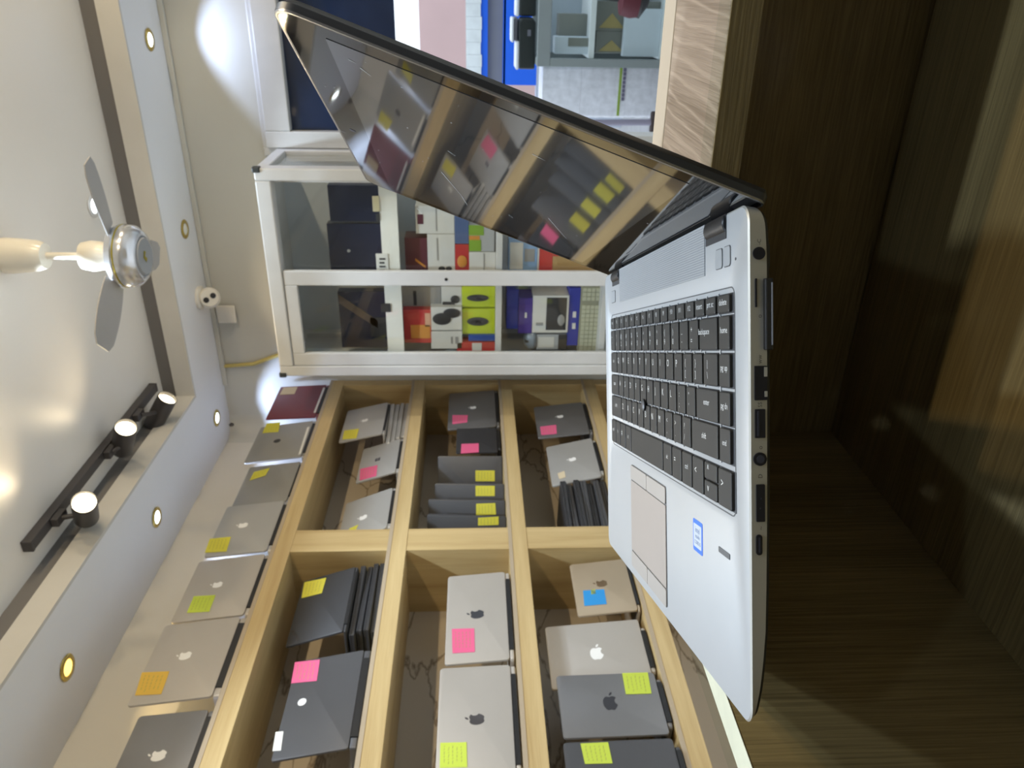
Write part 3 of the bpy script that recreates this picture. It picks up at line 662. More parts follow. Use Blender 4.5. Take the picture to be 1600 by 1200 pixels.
good('retail_box', 'navy flat carton with a painted brown reflection behind the front glass door', 'box', 535, 600, 456, 543, Y1, .05, NAVY, g1, z0=zs, parts=[('reflection_stripe', col('reflection_stripe', (0.10, 0.07, 0.05)), .35, .95, .25, .98, 'd'), ('dark_patch', DRK, .2, .55, .02, .40)])  # diagonal stripe paints a door-glass reflection onto the carton
good('file_folder', 'pale grey folder lying in the top of the cabinet beside the navy carton', 'folder', 478, 600, 548, 552, Y1+.06, .03, back_m, None, z0=zs)
# small things on the shelf lip
def lip(name, label, cat, px0, px1, py0, py1, mm, dep=.006):
    a = at(px0, py1, Y=IY0); b = at(px1, py0, Y=IY0)
    return tag(B(a.x, b.x, IY0-dep, IY0-.0003, b.z, a.z).build(name, mm, bevel=.001), label, cat)
tg = lip('shelf_tag', 'small black tag with a red dot on the cabinet shelf lip', 'tag', 596, 610, 474, 487, DRK)
a_ = at(600, 480, Y=IY0); MB().lathe([(.0005, 0), (.008, 0), (.0005, .003)], center=(a_.x, IY0-.0058, a_.z+.004), n=12, axis='y').build('red_dot', RED, tg)
lip('shelf_tag', 'small black square tag on the shelf lip behind the rear door', 'tag', 588, 593, 333, 345, DRK)
lip('cable_stub', 'thin yellow stick fixed along the cabinet shelf lip', 'stick', 583, 592, 306, 330, col('pale_yellow', (0.56, 0.49, 0.30)))
lip('paper_strip', 'white paper strip with black lettering on the cabinet shelf lip', 'label', 589, 606, 396, 424, WHT)
for i in range(4):
    a = at(593, 420-6*i, Y=IY0); bb = B(a.x-.008, a.x-.001, IY0-.008, IY0-.0064, a.z-.020-.004*(i % 2), a.z).build('letter_mark', DRK); bb.parent = [o for o in COL.objects if o.name.startswith('paper_strip')][0]
g2 = 'goods on the middle cabinet shelf'
YQ = CY+.13
# behind the rear door (stacked from the shelf upward)
z2 = S2T+.0005
def zat(px, py, Y): return at(px, py, Y=Y).z
za = zat(733, 400, YQ)
good('retail_box', 'white carton at the bottom of the pile behind the rear door', 'box', 733, 776, 394, 424, YQ, .12, WHT, g2, z0=z2, z1=za, parts=[('grey_line', GRY, .05, .95, .42, .46)])
good('blister_pack', 'green and silver pack standing beside the white carton behind the rear door', 'blister pack', 733, 776, 352, 393, YQ, .10, SLV, g2, z0=z2, z1=za, parts=[('green_flap', GRN, .02, .45, .55, 1.0), ('green_flap', GRN, .62, 1.0, .45, 1.0), ('orange_flap', ORG, .45, .60, .60, 1.0), ('dark_line', DRK, 0, 1, .0, .05)])
zb_ = zat(711, 400, YQ)
good('retail_box', 'red packet with an orange oval lying on the white carton', 'box', 711, 733, 382, 424, YQ, .10, RED, g2, z0=za+.0005, z1=zb_, parts=[('orange_oval', ORG, .15, .6, .15, .85, 'o')])
good('fabric_pouch', 'slate blue strap folded on the green and silver pack', 'strap', 711, 733, 335, 381, YQ, .09, STB, g2, z0=za+.0005, z1=zb_)
zc_ = zat(668, 395, YQ)
good('retail_box', 'white earphone carton showing two black earbuds', 'box', 668, 711, 366, 424, YQ, .11, WHT, g2, z0=zb_+.0005, z1=zc_, parts=[('earbud', DRK, .02, .14, .62, .36, 'o'), ('earbud', DRK, .02, .14, .12, .34, 'o'), ('grey_line', GRY, .3, .9, .60, .66)])
good('retail_box', 'white carton with printed panels beside the earphone carton', 'box', 650, 711, 322, 365, YQ, .11, WHT, g2, z0=zb_+.0005, parts=[('printed_panel', GRY, .1, .9, .45, .48), ('photo_patch', MAR, .35, .7, .80, .95)])
good('retail_box', 'maroon carton with an orange mark on the earphone carton', 'box', 634, 668, 372, 424, YQ, .10, MAR, g2, z0=zc_+.0005, parts=[('orange_mark', ORG, .10, .40, .10, .55, 'd')])
# behind the front door
zl = zat(722, 500, YQ)
ribbon_z = z2
good('blister_pack', 'lime yellow blister pack with a grey gadget, nearer the door stile', 'blister pack', 724, 776, 448, 480, YQ+.02, .03, LIM, g2, z0=z2, z1=zl, parts=[('gadget', DRK, .30, .62, .2, .85, 'o'), ('gadget_window', SLV, .38, .50, .35, .65, 'o')])
good('blister_pack', 'lime yellow blister pack with a grey gadget, nearer the cabinet side', 'blister pack', 723, 776, 483, 522, YQ+.01, .03, LIM, g2, z0=z2, z1=zl, parts=[('gadget', DRK, .35, .68, .2, .85, 'o'), ('gadget_window', SLV, .45, .58, .35, .65, 'o')])
good('fabric_pouch', 'blue ribbon strap hanging beside the lime packs', 'strap', 732, 776, 524, 533, YQ-.01, .02, BLM, g2, z0=z2)
good('retail_box', 'small red and white carton in the corner of the middle shelf', 'box', 714, 776, 535, 549, YQ-.01, .06, RED, g2, z0=z2, parts=[('white_band', WHT, .1, .95, .35, .60)])
good('retail_box', 'white blister card with a black hooked cable', 'blister card', 690, 722, 448, 478, YQ+.02, .03, WHT, g2, z0=zl+.0005, parts=[('cable', DRK, .15, .55, .1, .55, 'o'), ('cable', DRK, .05, .22, .35, .95)])
good('retail_box', 'white mouse pack with the black mouse on its front', 'box', 674, 722, 480, 516, YQ-.01, .05, WHT, g2, z0=zl+.0005, parts=[('mouse', DRK, .25, .75, .35, .95, 'o'), ('mouse', DRK, .55, .95, .05, .60, 'o')])
good('retail_box', 'white carton with small print beside the mouse pack', 'box', 674, 722, 518, 545, YQ-.01, .05, WHT, g2, z0=zl+.0005, parts=[('small_print', GRY, .3, .7, .12, .22), ('small_print', GRY, .3, .7, .30, .36)])
zm = zat(674, 500, YQ)
good('retail_box', 'red and orange packet on top of the mouse pack', 'box', 632, 673, 484, 536, YQ-.01, .05, RED, g2, z0=zm+.0005, parts=[('orange_panel', ORG, .15, .55, .05, .75), ('cream_panel', PEA, .5, .9, .02, .22)])
good('paper_sheet', 'grey printed card standing behind the red packet', 'card', 628, 689, 448, 480, YQ+.03, .012, GRY, g2, z0=zl+.0355 if False else zat(689, 460, YQ+.03), parts=[('printed_band', DRK, .1, .8, .62, .70)])
# bottom shelf behind the front door
g3 = 'goods on the bottom cabinet shelf'
z3 = S3T+.0005; zk = zat(905, 500, YQ); 
kbd = thing('keyboard_pack', 'pale beige computer keyboard standing upright in the cabinet', 'keyboard', T((at(905, 549, Y=YQ).x+at(905, 447, Y=YQ).x)/2, YQ, z3), g3)
kx = (at(905, 447, Y=YQ).x-at(905, 549, Y=YQ).x)/2; kh = zk-z3
B(-kx, kx, 0, .10, 0, kh).build('body', KEYD, kbd, bevel=.002)
kk = MB()
for i in range(15):
    for j in range(5):
        x0 = -kx+.006+(2*kx-.012)*i/15; zz0 = kh-.098+.0185*j
        if i == 11: continue
        kk.box(x0, x0+(2*kx-.012)/15-.002, -.004, .001, zz0, zz0+.016)
kk.build('key_rows', KEYB, kbd)
zv = zat(888, 490, YQ)
good('retail_box', 'thin blue carton lying on the keyboard', 'box', 888, 905, 450, 540, YQ, .10, BLU, g3, z0=zk+.0005, z1=zv, parts=[('pale_mark', WHT, .3, .4, .3, .6), ('pale_mark', WHT, .5, .6, .3, .6)])
zh = zat(832, 490, YQ)
good('retail_box', 'white headset carton with a dark picture window', 'box', 832, 888, 462, 520, YQ-.01, .12, WHT, g3, z0=zv+.0005, z1=zh, parts=[('dark_window', DRK, .08, .95, .06, .62), ('grey_shape', GRY, .2, .5, .10, .30, 'o'), ('small_print', GRY, .2, .28, .7, .9)])
zu = zat(810, 490, YQ)
good('retail_box', 'violet carton lying on the white headset carton', 'box', 810, 832, 466, 521, YQ-.005, .11, PUR, g3, z0=zh+.0005, z1=zu, parts=[('pale_mark', WHT, .45, .6, .4, .55)])
good('retail_box', 'deep blue carton lying on top of the violet carton', 'box', 791, 810, 452, 514, YQ, .10, BLU, g3, z0=zu+.0005)
good('retail_box', 'white charger carton at the cabinet side on the bottom pile', 'box', 838, 888, 523, 546, YQ, .08, SLV, g3, z0=zv+.0005, parts=[('dark_band', DRK, .0, 1, .0, .28), ('pale_label', WHT, .15, .85, .42, .95)])
ms = thing('computer_mouse', 'grey round computer mouse lying on the white charger carton', 'mouse', T(at(836, 532, Y=YQ).x, YQ+.04, zat(838, 532, YQ)+.0005), g3)
MB().lathe([(.001, 0), (.045, 0), (.055, .012), (.052, .032), (.035, .05), (.001, .056)], n=24).build('shell', col('mouse_grey', (0.20, 0.24, 0.28), .3), ms, smooth=True)
B(-.004, .004, -.054, -.02, .036, .05).build('scroll_wheel', DRK, ms)
# behind the rear door, low shelf
zt_ = zat(864, 400, YQ); zr = zat(840, 400, YQ)
good('retail_box', 'tan carton with a red band, lowest behind the rear glass door', 'box', 864, 945, 372, 423, YQ, .10, TAN, g3, z0=z3, z1=zt_, parts=[('red_band', RED, .45, .6, .55, 1.0), ('blue_band', BLU, .75, .85, .3, 1.0)])
good('retail_box', 'dark red carton lying on the tan one behind the rear door', 'box', 840, 864, 370, 423, YQ, .10, RED, g3, z0=zt_+.0005, z1=zr, parts=[('white_edge', WHT, 0, 1, .9, 1.0)])
good('retail_box', 'light blue printed carton standing on the red one behind the rear door', 'box', 794, 840, 374, 423, YQ, .09, col('sky_blue', (0.24, 0.38, 0.58)), g3, z0=zr+.0005, parts=[('white_panel', WHT, .05, .9, .5, .95), ('grey_panel', GRY, .3, .7, .1, .45)])

# ------------------------------------------------------------------ street beyond the doorway
struct(B(-6, 6, YB+.12, 16, -.06, -.01).build('floor_street', mat('pavement_grey', (0.36, 0.36, 0.37), .7, var=.08)))
pinkw = mat('pink_render', (0.60, 0.42, 0.40), .8, var=.06, vscale=1.5)
struct(B(-4, 5, 9.0, 9.15, -.01, at(655, 40, Y=9).z).build('wall_street', pinkw))
YS = 6.2
stall = thing('market_stall', 'blue stall wall with a grey shutter and white fringed awning across the street', 'stall', T(0, YS, -.01))
z_ = lambda px, Y=YS: at(px, 60, Y=Y).z + .01
blue_p = mat('stall_blue', (0.008, 0.13, 0.80), .5); shut = mat('shutter_grey', (0.22, 0.23, 0.26), .5); lace = mat('fringe_white', (0.72, 0.76, 0.76), .7, var=.1, vscale=9)
xa = at(780, 126, Y=YS).x - .03
B(xa, 2.2, 0, .08, z_(840), z_(787)).build('blue_panel', blue_p, stall)
B(xa-.25, 2.2, 0, .08, z_(762), z_(750)).build('blue_band', blue_p, stall)
B(xa-.25, 2.2, .05, .09, z_(787), z_(762)).build('shutter', shut, stall)
B(xa-.25, 2.2, .0, .06, z_(790), z_(786)).build('blue_rail', blue_p, stall)
lb = MB()
for i in range(30):
    x0 = xa-.3 + i*.085; lb.box(x0, x0+.084, -.02, .02, z_(751)-.004*(i % 3), z_(728))
lb.build('awning_fringe', lace, stall)
B(xa-.3, 2.2, 0, .1, z_(990), z_(840)).build('lower_panel', mat('stall_lower_pale', (0.46, 0.50, 0.58), .6), stall)
B(xa-.3, 2.2, .0, .1, 0, z_(990)).build('stall_base', mat('stall_base_grey', (0.30, 0.31, 0.33), .6), stall)
# shop counter of glass, nearer
YQ2 = 4.7
gc = thing('glass_counter', 'grey-framed glass shop counter outside the doorway', 'glass counter', T(0, YQ2, -.01))
cw = at(900, 105, Y=YQ2).x; c1 = 1.6
cz = lambda px: at(px, 60, Y=YQ2).z + .01
gframe = mat('counter_frame_grey', (0.26, 0.30, 0.30), .4)
topz = cz(840)
c_ = MB(); c_.box(cw, c1, 0, .03, topz-.075, topz); c_.box(cw, cw+.045, 0, .03, 0, topz-.075); c_.box(cw, cw+.045, .45, .48, 0, topz-.075); c_.box(cw, c1, .45, .48, topz-.075, topz); c_.box(cw, cw+.045, .03, .45, topz-.075, topz); c_.box(cw+.045, c1, 0, .03, .0, .06); c_.box(c1-.045, c1, 0, .03, .06, topz-.075)
c_.build('frame', gframe, gc, bevel=.004)
B(cw+.045, c1-.045, .01, .016, .06, topz-.075).build('front_pane', glass_m, gc)
for px_ in (922, 1034):
    zt = cz(px_); B(cw+.046, c1-.05, .02, .44, zt-.03, zt).build('counter_shelf', mat('counter_shelf_white', (0.80, 0.84, 0.86), .4), gc)
B(cw+.046, c1-.05, .44, .45, .06, topz-.08).build('counter_back', mat('counter_back_pale', (0.52, 0.60, 0.68), .5), gc)
BXG = mat('carton_grey_green', (0.22, 0.23, 0.21), .5); YLW = mat('carton_ochre', (0.42, 0.34, 0.14), .5); PALE = mat('packet_pale_blue', (0.62, 0.70, 0.78), .45)
def cgood(name, label, cat, px0, px1, py0, py1, Yo, mm, z0, parts=(), dep=.12, g='goods in the street counter'):
    Y = YQ2+Yo; a = at(px0, py1, Y=Y); b = at(px1, py0, Y=Y)
    o = thing(name, label, cat, T((a.x+b.x)/2, Y, z0), g); wx = (b.x-a.x)/2; h = a.z-z0
    B(-wx, wx, 0, dep, 0, h).build('carton', mm, o, bevel=.003)
    for nm, m2, u0, u1, v0, v1, s in parts:
        if s == 'r': B(-wx+2*wx*u0, -wx+2*wx*u1, -.003, .001, h*v0, h*v1).build(nm, m2, o)
        else:
            q = MB(); q.poly([(-wx+2*wx*u0, -.003, h*v0), (-wx+2*wx*u1, -.003, h*(v0+v1)/2), (-wx+2*wx*u0, -.003, h*v1)]); q.poly([(-wx+2*wx*u0, .001, h*v0), (-wx+2*wx*u1, .001, h*(v0+v1)/2), (-wx+2*wx*u0, .001, h*v1)]); q.build(nm, m2, o)
zA = cz(922)-.01+.0005; zBm = cz(1034)-.01+.0005
cgood('carton', 'grey carton on the upper shelf of the street counter, behind the pale box', 'box', 872, 915, 22, 56, .16, BXG, zA)
cgood('carton', 'pale carton on the upper shelf of the street counter at its end', 'box', 866, 915, 58, 84, .06, PALE, zA, [('front_panel', BXG, .45, .95, .0, .6, 'r')])
cgood('carton', 'grey carton with an ochre triangle on the lower shelf, nearer the counter end', 'box', 930, 1028, 50, 83, .10, BXG, zBm, [('ochre_triangle', YLW, .1, .6, .55, .95, 't')])
cgood('carton', 'grey carton with an ochre triangle on the lower shelf, beside the maroon bag', 'box', 930, 1028, 3, 48, .10, BXG, zBm, [('ochre_triangle', YLW, .1, .6, .55, .95, 't')])
cgood('packet_bundle', 'bundle of pale blue packets at the front of the lower shelf in the street counter', 'packets', 972, 1029, 14, 88, .04, PALE, zBm, [], .05)
mb_ = at(985, -6, Y=YQ2-.25)
bag = thing('shoulder_bag', 'maroon rounded bag in front of the street counter', 'bag', T(mb_.x, YQ2-.25, mb_.z-.08))
bagm = mat('bag_maroon', (0.10, 0.012, 0.022), .6)
MB().lathe([(.001, 0), (.07, .004), (.10, .03), (.105, .08), (.09, .13), (.001, .145)], n=28).build('bag_body', bagm, bag, smooth=True)
MB().lathe([(.001, 0), (.05, -.012), (.105, .03), (.1, .045)], n=28).build('dark_base', black_pl, bag, smooth=True)
MB().tube([(-.02, 0, .14), (0, .0, .45), (.02, 0, .14)], .008).build('strap', black_pl, bag, smooth=True)
# machines standing on the counter
tz = topz-.01+.0005
def machine(px0, px1, py0, py1, Yo, label, cap, side_):
    Y = YQ2+Yo; a = at(px0, py1, Y=Y); b = at(px1, py0, Y=Y); wx = (b.x-a.x)/2; h = a.z-tz
    o = thing('counter_printer', label, 'printer', T((a.x+b.x)/2, Y, tz), 'machines on the street counter')
    pts = [(-wx, 0), (wx*.82, 0), (wx, h*.12), (wx, h*.60), (wx*.8, h*.72), (-wx, h*.66)]
    MB().rings([[(x, 0, z) for x, z in pts], [(x, .22, z) for x, z in pts]]).build('body', mat('machine_black', (0.016, 0.024, 0.024), .35), o, bevel=.01)
    pts2 = [(-wx*1.02, h*.67), (-wx*.1, h*.9), (wx*.15, h*.75), (wx*.3, h*.74), (wx*.3, h*.98), (wx*.95, h), (wx*.95, h*.73), (-wx*1.02, h*.665)]
    B(-wx*1.02, wx*.1, .0, .21, h*.66, h*.80).build('white_lid', mat('machine_white', (0.72, 0.76, 0.80), .4), o, bevel=.008)
    B(wx*.1, wx, .02, .2, h*.74, h*.9).build('grey_tray', mat('machine_grey', (0.16, 0.17, 0.2), .4), o, bevel=.006)
    B(wx*.05, wx, .0, .2, h*.9, h).build('white_cover', mat('machine_white', (0.72, 0.76, 0.80), .4), o, bevel=.006)
    B(wx*.3, wx*.55, -.004, .002, h*.2, h*.34).build('label_plate', mat('machine_grey', (0.16, 0.17, 0.2), .4), o)
machine(798, 838, 28, 108, .14, 'black and white machine on the end of the street counter', None, None)
machine(798, 838, -60, 25, .16, 'black and white machine beside the first on the street counter', None, None)
# wrapped white stacks beside the counter
wrapm = mat('white_wrap', (0.82, 0.84, 0.90), .35, var=.12, vscale=22)
YW = 4.95
def stackpk(px0, px1, py0, py1, label, Yo=0, stripe=None):
    Y = YW+Yo; a = at(px0, py1, Y=Y); b = at(px1, py0, Y=Y); z0 = max(-.0095, b.z)
    o = thing('wrapped_pack', label, 'wrapped pack', T((a.x+b.x)/2, Y, z0), 'white wrapped packs beside the street counter'); wx = (b.x-a.x)/2; h = a.z-z0
    q = MB(); n = 9
    ring = []
    for s in range(4):
        pass
    pts = rr(-wx, wx, 0, .3, .02, 3)
    q.rings([[(x*(1+.02*math.sin(9*z+3*x*20)), y, z*h) for x, y in pts] for z in [k/8 for k in range(9)]]).build('wrapping', wrapm, o, smooth=True)
    if stripe:
        for nm, mm, v0, v1 in stripe: B(-wx*.9, wx*.95, -.003, .006, h*v0, h*v1).build(nm, mm, o)
    return z0
grn = mat('strip_green', (0.30, 0.45, 0.05), .5); hz = mat('strip_dark', (0.16, 0.15, 0.24), .5)
bz = lambda px: at(px, 140, Y=YW).z
pack_edges = [(1040, 975), (975, 905), (905, 846)]
zprev = None
for i, (pb, pt) in enumerate(pack_edges):
    a = at(pt, 184, Y=YW); b = at(pb, 104, Y=YW)
    z0 = -.0095 if i == 0 else zprev + .0008; z1 = a.z; wx = (b.x-a.x)/2
    o = thing('wrapped_pack', ['white wrapped pack on the ground beside the street counter', 'white wrapped pack with a green line and dark dashes, middle of its pile', 'white wrapped pack on top of the pile beside the street counter'][i], 'wrapped pack', T((a.x+b.x)/2, YW, z0), 'white wrapped packs beside the street counter')
    h = z1-z0; pts = rr(-wx, wx, 0, .3, .02, 3)
    MB().rings([[(x*(1+.012*math.sin(31*z+i)), y, z*h) for x, y in pts] for z in [k/8 for k in range(9)]]).build('wrapping', wrapm, o, smooth=True)
    if i == 1:
        B(-wx*.9, wx, -.004, .004, h*.12, h*.17).build('green_line', grn, o)
        dm = MB()
        for k in range(8): dm.box(wx*(.95-.16*k)-.02, wx*(.95-.16*k), -.004, .004, h*.03, h*.09)
        dm.build('dark_dashes', hz, o)
    zprev = z1
brz = at(1005, 190, Y=YW-.2)
br = thing('broom', 'dark-ended pale broom lying in front of the wrapped packs', 'broom', T(brz.x, YW-.22, -.0095))
zb1, zb0 = at(905, 186, Y=YW-.22).z, at(975, 188, Y=YW-.22).z
MB().tube([(0, 0, .06), (-.01, .01, zb1-0)], .018).build('handle', mat('broom_grey', (0.33, 0.31, 0.40), .5), br, smooth=True)
MB().box(-.06, .06, -.03, .03, .0, .10).build('bristles', mat('broom_brown', (0.05, 0.035, 0.035), .8), br, bevel=.01)

# ------------------------------------------------------------------ counter under the laptop: glass top on an oak case
ZG = 1.15-.1379          # top of the glass
ctr = thing('shop_counter', 'dark oak display counter with a clear glass top under the open laptop', 'counter', T(0, 0, 0))
GT = .005; ZL = ZG-GT-.0005
lx = lambda x, a, b: a + (b-a)*(x+.376)/(1.276)
def slabq(name, mm, pts, z0, z1, bev=.001):
    return MB().prism(pts, z0, z1).build(name, mm, ctr, bevel=bev)
ZP3 = 1.15-.3265
# ledge: long board across the far end, its near edge runs 1.7 degrees off the room
le = math.radians(1.664); tn = math.tan(le)
n0 = at(1143, 0, Z=ZL); f0 = at(1040.6, 0, Z=ZL); g0 = at(1058, 0, Z=ZL)
yn = lambda x: n0.y + (x-n0.x)*tn
yf = lambda x: f0.y + (x-f0.x)*tn
yg = lambda x: g0.y + (x-g0.x)*tn
XL, XRt = -.376, .95
led = slabq('ledge_board', [ctr_top, ctr_x] and ctr_top, [(XL, yn(XL)), (XRt, yn(XRt)), (XRt, yg(XRt)), (XL, yg(XL))], ZL-.018, ZL)
slabq('ledge_edge', ctr_x, [(XL, yn(XL)-.0012), (XRt, yn(XRt)-.0012), (XRt, yn(XRt)-.0001), (XL, yn(XL)-.0001)], ZL-.018, ZL-.0003, bev=0)  # darker case wood paints in the shade on the ledge's front edge
slabq('ledge_lip', mat('lip_edge_tan', (0.40, 0.33, 0.24), .5), [(XL, yg(XL)+.0006), (XRt, yg(XRt)+.0006), (XRt, yf(XRt)), (XL, yf(XL))], ZL-.018, ZL+.0005)
p1y = lambda x: at(1297, 668, Z=ZP3).y - .001 + (x+.357)*tn*1.1
slabq('back_panel', ctr_x, [(XL+.0005, p1y(XL)), (XRt, p1y(XRt)), (XRt, p1y(XRt)+.018), (XL+.0005, p1y(XL)+.018)], 0, ZL-.0185)
sp = MB(); ya, yb = yn(XL)-.001, p1y(XL)-.0005
sp.rings([[(x, -.35, 0), (x, yb, 0), (x, yb, ZL-.0188), (x, ya, ZL-.0188), (x, ya, ZL), (x, -.35, ZL)] for x in (-.376, -.3575)])
sp.build('side_panel', ctr_z, ctr, bevel=.0008)
B(-.3765, -.357, -.35, yn(XL)-.0015, ZL+.0001, ZL+.0004).build('pale_rim', rim_m, ctr)
B(-.3572, XRt, -.35, p1y(XL)-.0005, ZP3-.018, ZP3).build('case_floor', ctr_x, ctr)
B(XRt-.018, XRt, -.35, yn(XRt)-.001, 0, ZL).build('side_panel', ctr_z, ctr)
B(-.3575, XRt-.0185, -.368, -.35, 0, ZL).build('front_panel', ctr_x, ctr)
slabq('glass_top', glass_m, [(-.3768, -.368), (XRt, -.368), (XRt, yn(XRt)+.004), (-.3768, yn(-.3768)+.004)], ZG-GT, ZG, bev=0)

# ------------------------------------------------------------------ the open laptop
ph = .43648487
ax = Vector((math.cos(ph), math.sin(ph), .01736575)).normalized()
ay = Vector((-math.sin(ph), math.cos(ph), .01597095)); ay = (ay - ax*ax.dot(ay)).normalized(); az = ax.cross(ay)
MO = Matrix.Identity(4)
for i in range(3): MO[i][0] = ax[i]; MO[i][1] = ay[i]; MO[i][2] = az[i]
MO.translation = Vector((-.29739754, .23100768, ZC-.1251217))
hero = thing('laptop', 'open silver laptop with a black keyboard and dark reflecting screen on the glass counter', 'laptop', MO)
D_, W_ = .237, .338
deck_m = mat('deck_silver', (0.375, 0.388, 0.398), 0.38, 0.45, var=.015, vscale=30)
side_m = mat('side_silver', (0.42, 0.41, 0.37), 0.42, 0.4)
cover_b = mat('underside_black', (0.008, 0.008, 0.009), .5)
key_m = mat('key_black', (0.027, 0.025, 0.022), .5, spec=.15, var=.05, vscale=60); well_m = mat('key_well_black', (0.004, 0.004, 0.006), .6); leg_m = mat('legend_white', (0.50, 0.50, 0.48), .5)
seam = mat('seam_dark', (0.06, 0.06, 0.06), .6)
n_ = 8
ZBX = [(0, .0008), (.004, .0016), (.0086, .0026), (.016, .0042), (.026, .0056), (.041, .0071), (.070, .0078), (.099, .0082), (.157, .0085), (.213, .0086), (.227, .0080), (.233, .0068), (.237, .0050)]
def zbx(x):
    for (a0, v0), (a1, v1) in zip(ZBX, ZBX[1:]):
        if x <= a1: return v0 + (v1-v0)*max(x-a0, 0)/(a1-a0)
    return ZBX[-1][1]
def base_pts(k, r=.009):
    P = rr(k, D_-k, k, W_-k, max(r-k, .002), n_); Q = []
    for i, (x, y) in enumerate(P):            # extra points along the long sides so the underside can curve
        Q.append((x, y)); x2, y2 = P[(i+1) % len(P)]; L_ = math.hypot(x2-x, y2-y)
        if L_ > .05:
            for t in (.015, .035, .06, .1, .16, .25, .4, .6, .75, .84, .9, .94, .965, .985): Q.append((x+(x2-x)*t, y+(y2-y)*t))
    return Q
def base_ring(k, z): return [(x, y, z) for x, y in base_pts(k)]
def under_ring(k, add, zmax=1): return [(x, y, -min(zbx(x)+add, zmax)) for x, y in base_pts(k)]
MB().rings([under_ring(.0022, .0002), under_ring(.0008, 0), base_ring(0, -.0007), base_ring(.0009, 0)], cap0=True, cap1=False).build('base_side', side_m, hero, smooth=True)
# palm deck with a shallow dish round the keyboard
def dish_pts(x0, x1, y0, y1, r, z):
    P = rr(x0, x1, y0, y1, r, n_); Q = []
    for i, (x, y) in enumerate(P):
        Q.append((x, y, z)); x2, y2 = P[(i+1) % len(P)]
        if math.hypot(x2-x, y2-y) > .05:
            for t in (.015, .035, .06, .1, .16, .25, .4, .6, .75, .84, .9, .94, .965, .985): Q.append((x+(x2-x)*t, y+(y2-y)*t, z))
    return Q
dk = MB(); dk.rings([base_ring(.0009, 0), dish_pts(.0845, .2055, .0145, .3235, .008, .0001), dish_pts(.0885, .2030, .0180, .3200, .006, -.0009)], cap0=False, cap1=True)
deck = dk.build('palm_deck', deck_m, hero, smooth=True)
MB().rings([under_ring(.012, .0022, .0108), under_ring(.005, .0022, .0108), under_ring(.0022, .0017), under_ring(.0013, .0001)]).build('bottom_cover', cover_b, hero, smooth=True)
for fx, fy, zz1 in ((.045, .03, -.0134), (.045, .30, -.0177), (.215, .03, -.0163), (.215, .30, -.0207)):
    B(fx-.006, fx+.006, fy-.015, fy+.015, zz1, -.0098).build('rubber_foot', black_pl, hero, bevel=.001)
# keyboard
ZK0, ZK1 = -.0009, .0008
rows = [(.1900, .1985), (.1722, .1882), (.1540, .1700), (.1355, .1515), (.1172, .1338), (.0950, .1135)]
R0, RL = .0216, .312         # keyboard from the user's right end to its left end (local y)
def row_keys(ws, gap=.0030):
    """widths from the user's left to right; scaled to the row; returns (y_left, y_right)"""
    tot = sum(ws); k = (RL-R0)/tot; y = RL; out = []
    for v in ws: out.append((y-gap*.5, y-v*k+gap*.5)); y -= v*k
    return out
K = 19.0
LAY = [
 ([1]*15 + [1.1], ['esc', 'f1', 'f2', 'f3', 'f4', 'f5', 'f6', 'f7', 'f8', 'f9', 'f10', 'f11', 'f12', 'insert', 'prt sc', 'delete']),
 ([1]*13 + [1.65, .95], ['~ `', '! 1', '@ 2', '# 3', '$ 4', '% 5', '^ 6', '& 7', '* 8', '( 9', ') 0', '_ -', '+ =', 'backspace', 'home']),
 ([1.35] + [1]*12 + [1.3, .95], ['tab', 'Q', 'W', 'E', 'R', 'T', 'Y', 'U', 'I', 'O', 'P', '{ [', '} ]', '| \\', 'pg up']),
 ([1.65] + [1]*11 + [1.98, .95], ['caps', 'A', 'S', 'D', 'F', 'G', 'H', 'J', 'K', 'L', ': ;', '" \'', 'enter', 'pg dn']),
 ([2.15] + [1]*10 + [2.45, .95], ['shift', 'Z', 'X', 'C', 'V', 'B', 'N', 'M', '< ,', '> .', '? /', 'shift', 'end']),
]
wells = MB()
def key(x0, x1, y0, y1, legend, big=False):
    if y0 > y1: y0, y1 = y1, y0
    wells.box(x0-.0006, x1+.0006, y0-.0026, y1+.0004, ZK0-.0001, ZK0+.00015)
    pts0 = rr(x0, x1, y0, y1, .0009, 2); pts1 = rr(x0+.0004, x1-.0004, y0+.0005, y1-.0005, .0009, 2)
    o = MB().rings([[(x, y, ZK0+.0001) for x, y in pts0], [(x, y, ZK1-.0002) for x, y in pts0], [(x, y, ZK1) for x, y in pts1]]).build('key', key_m, hero)
    if legend:
        R_ = Matrix.Rotation(-PI/2, 4, 'Z')       # the user reads from the front edge
        parts_ = legend.split(' ') if len(legend) == 3 and legend[1] == ' ' else [legend]
        sz = .0062 if len(legend) == 1 else (.0050 if len(parts_) == 2 else (.0044 if len(legend) > 3 else .0040))
        if len(parts_) == 2:
            text('key_legend', parts_[0], sz, leg_m, o, Matrix.Translation((x0+(x1-x0)*.68, y1-(y1-y0)*.30, ZK1+.0001)) @ R_)
            text('key_legend', parts_[1], sz, leg_m, o, Matrix.Translation((x0+(x1-x0)*.30, y1-(y1-y0)*.30, ZK1+.0001)) @ R_)
        elif len(legend) == 1:
            text('key_legend', legend, sz, leg_m, o, Matrix.Translation((x0+(x1-x0)*.62, y1-(y1-y0)*.32, ZK1+.0001)) @ R_)
        else:
            text('key_legend', legend, sz, leg_m, o, Matrix.Translation((x0+(x1-x0)*.58, (y0+y1)/2 if x1-x0 < .011 or len(legend) < 6 else y1-.0075, ZK1+.0001)) @ R_)
for (ws, lg), (x0, x1) in zip(LAY, rows):
    for (yl, yr), s in zip(row_keys(ws), lg): key(x0, x1, yr, yl, s)
x0, x1 = rows[5]
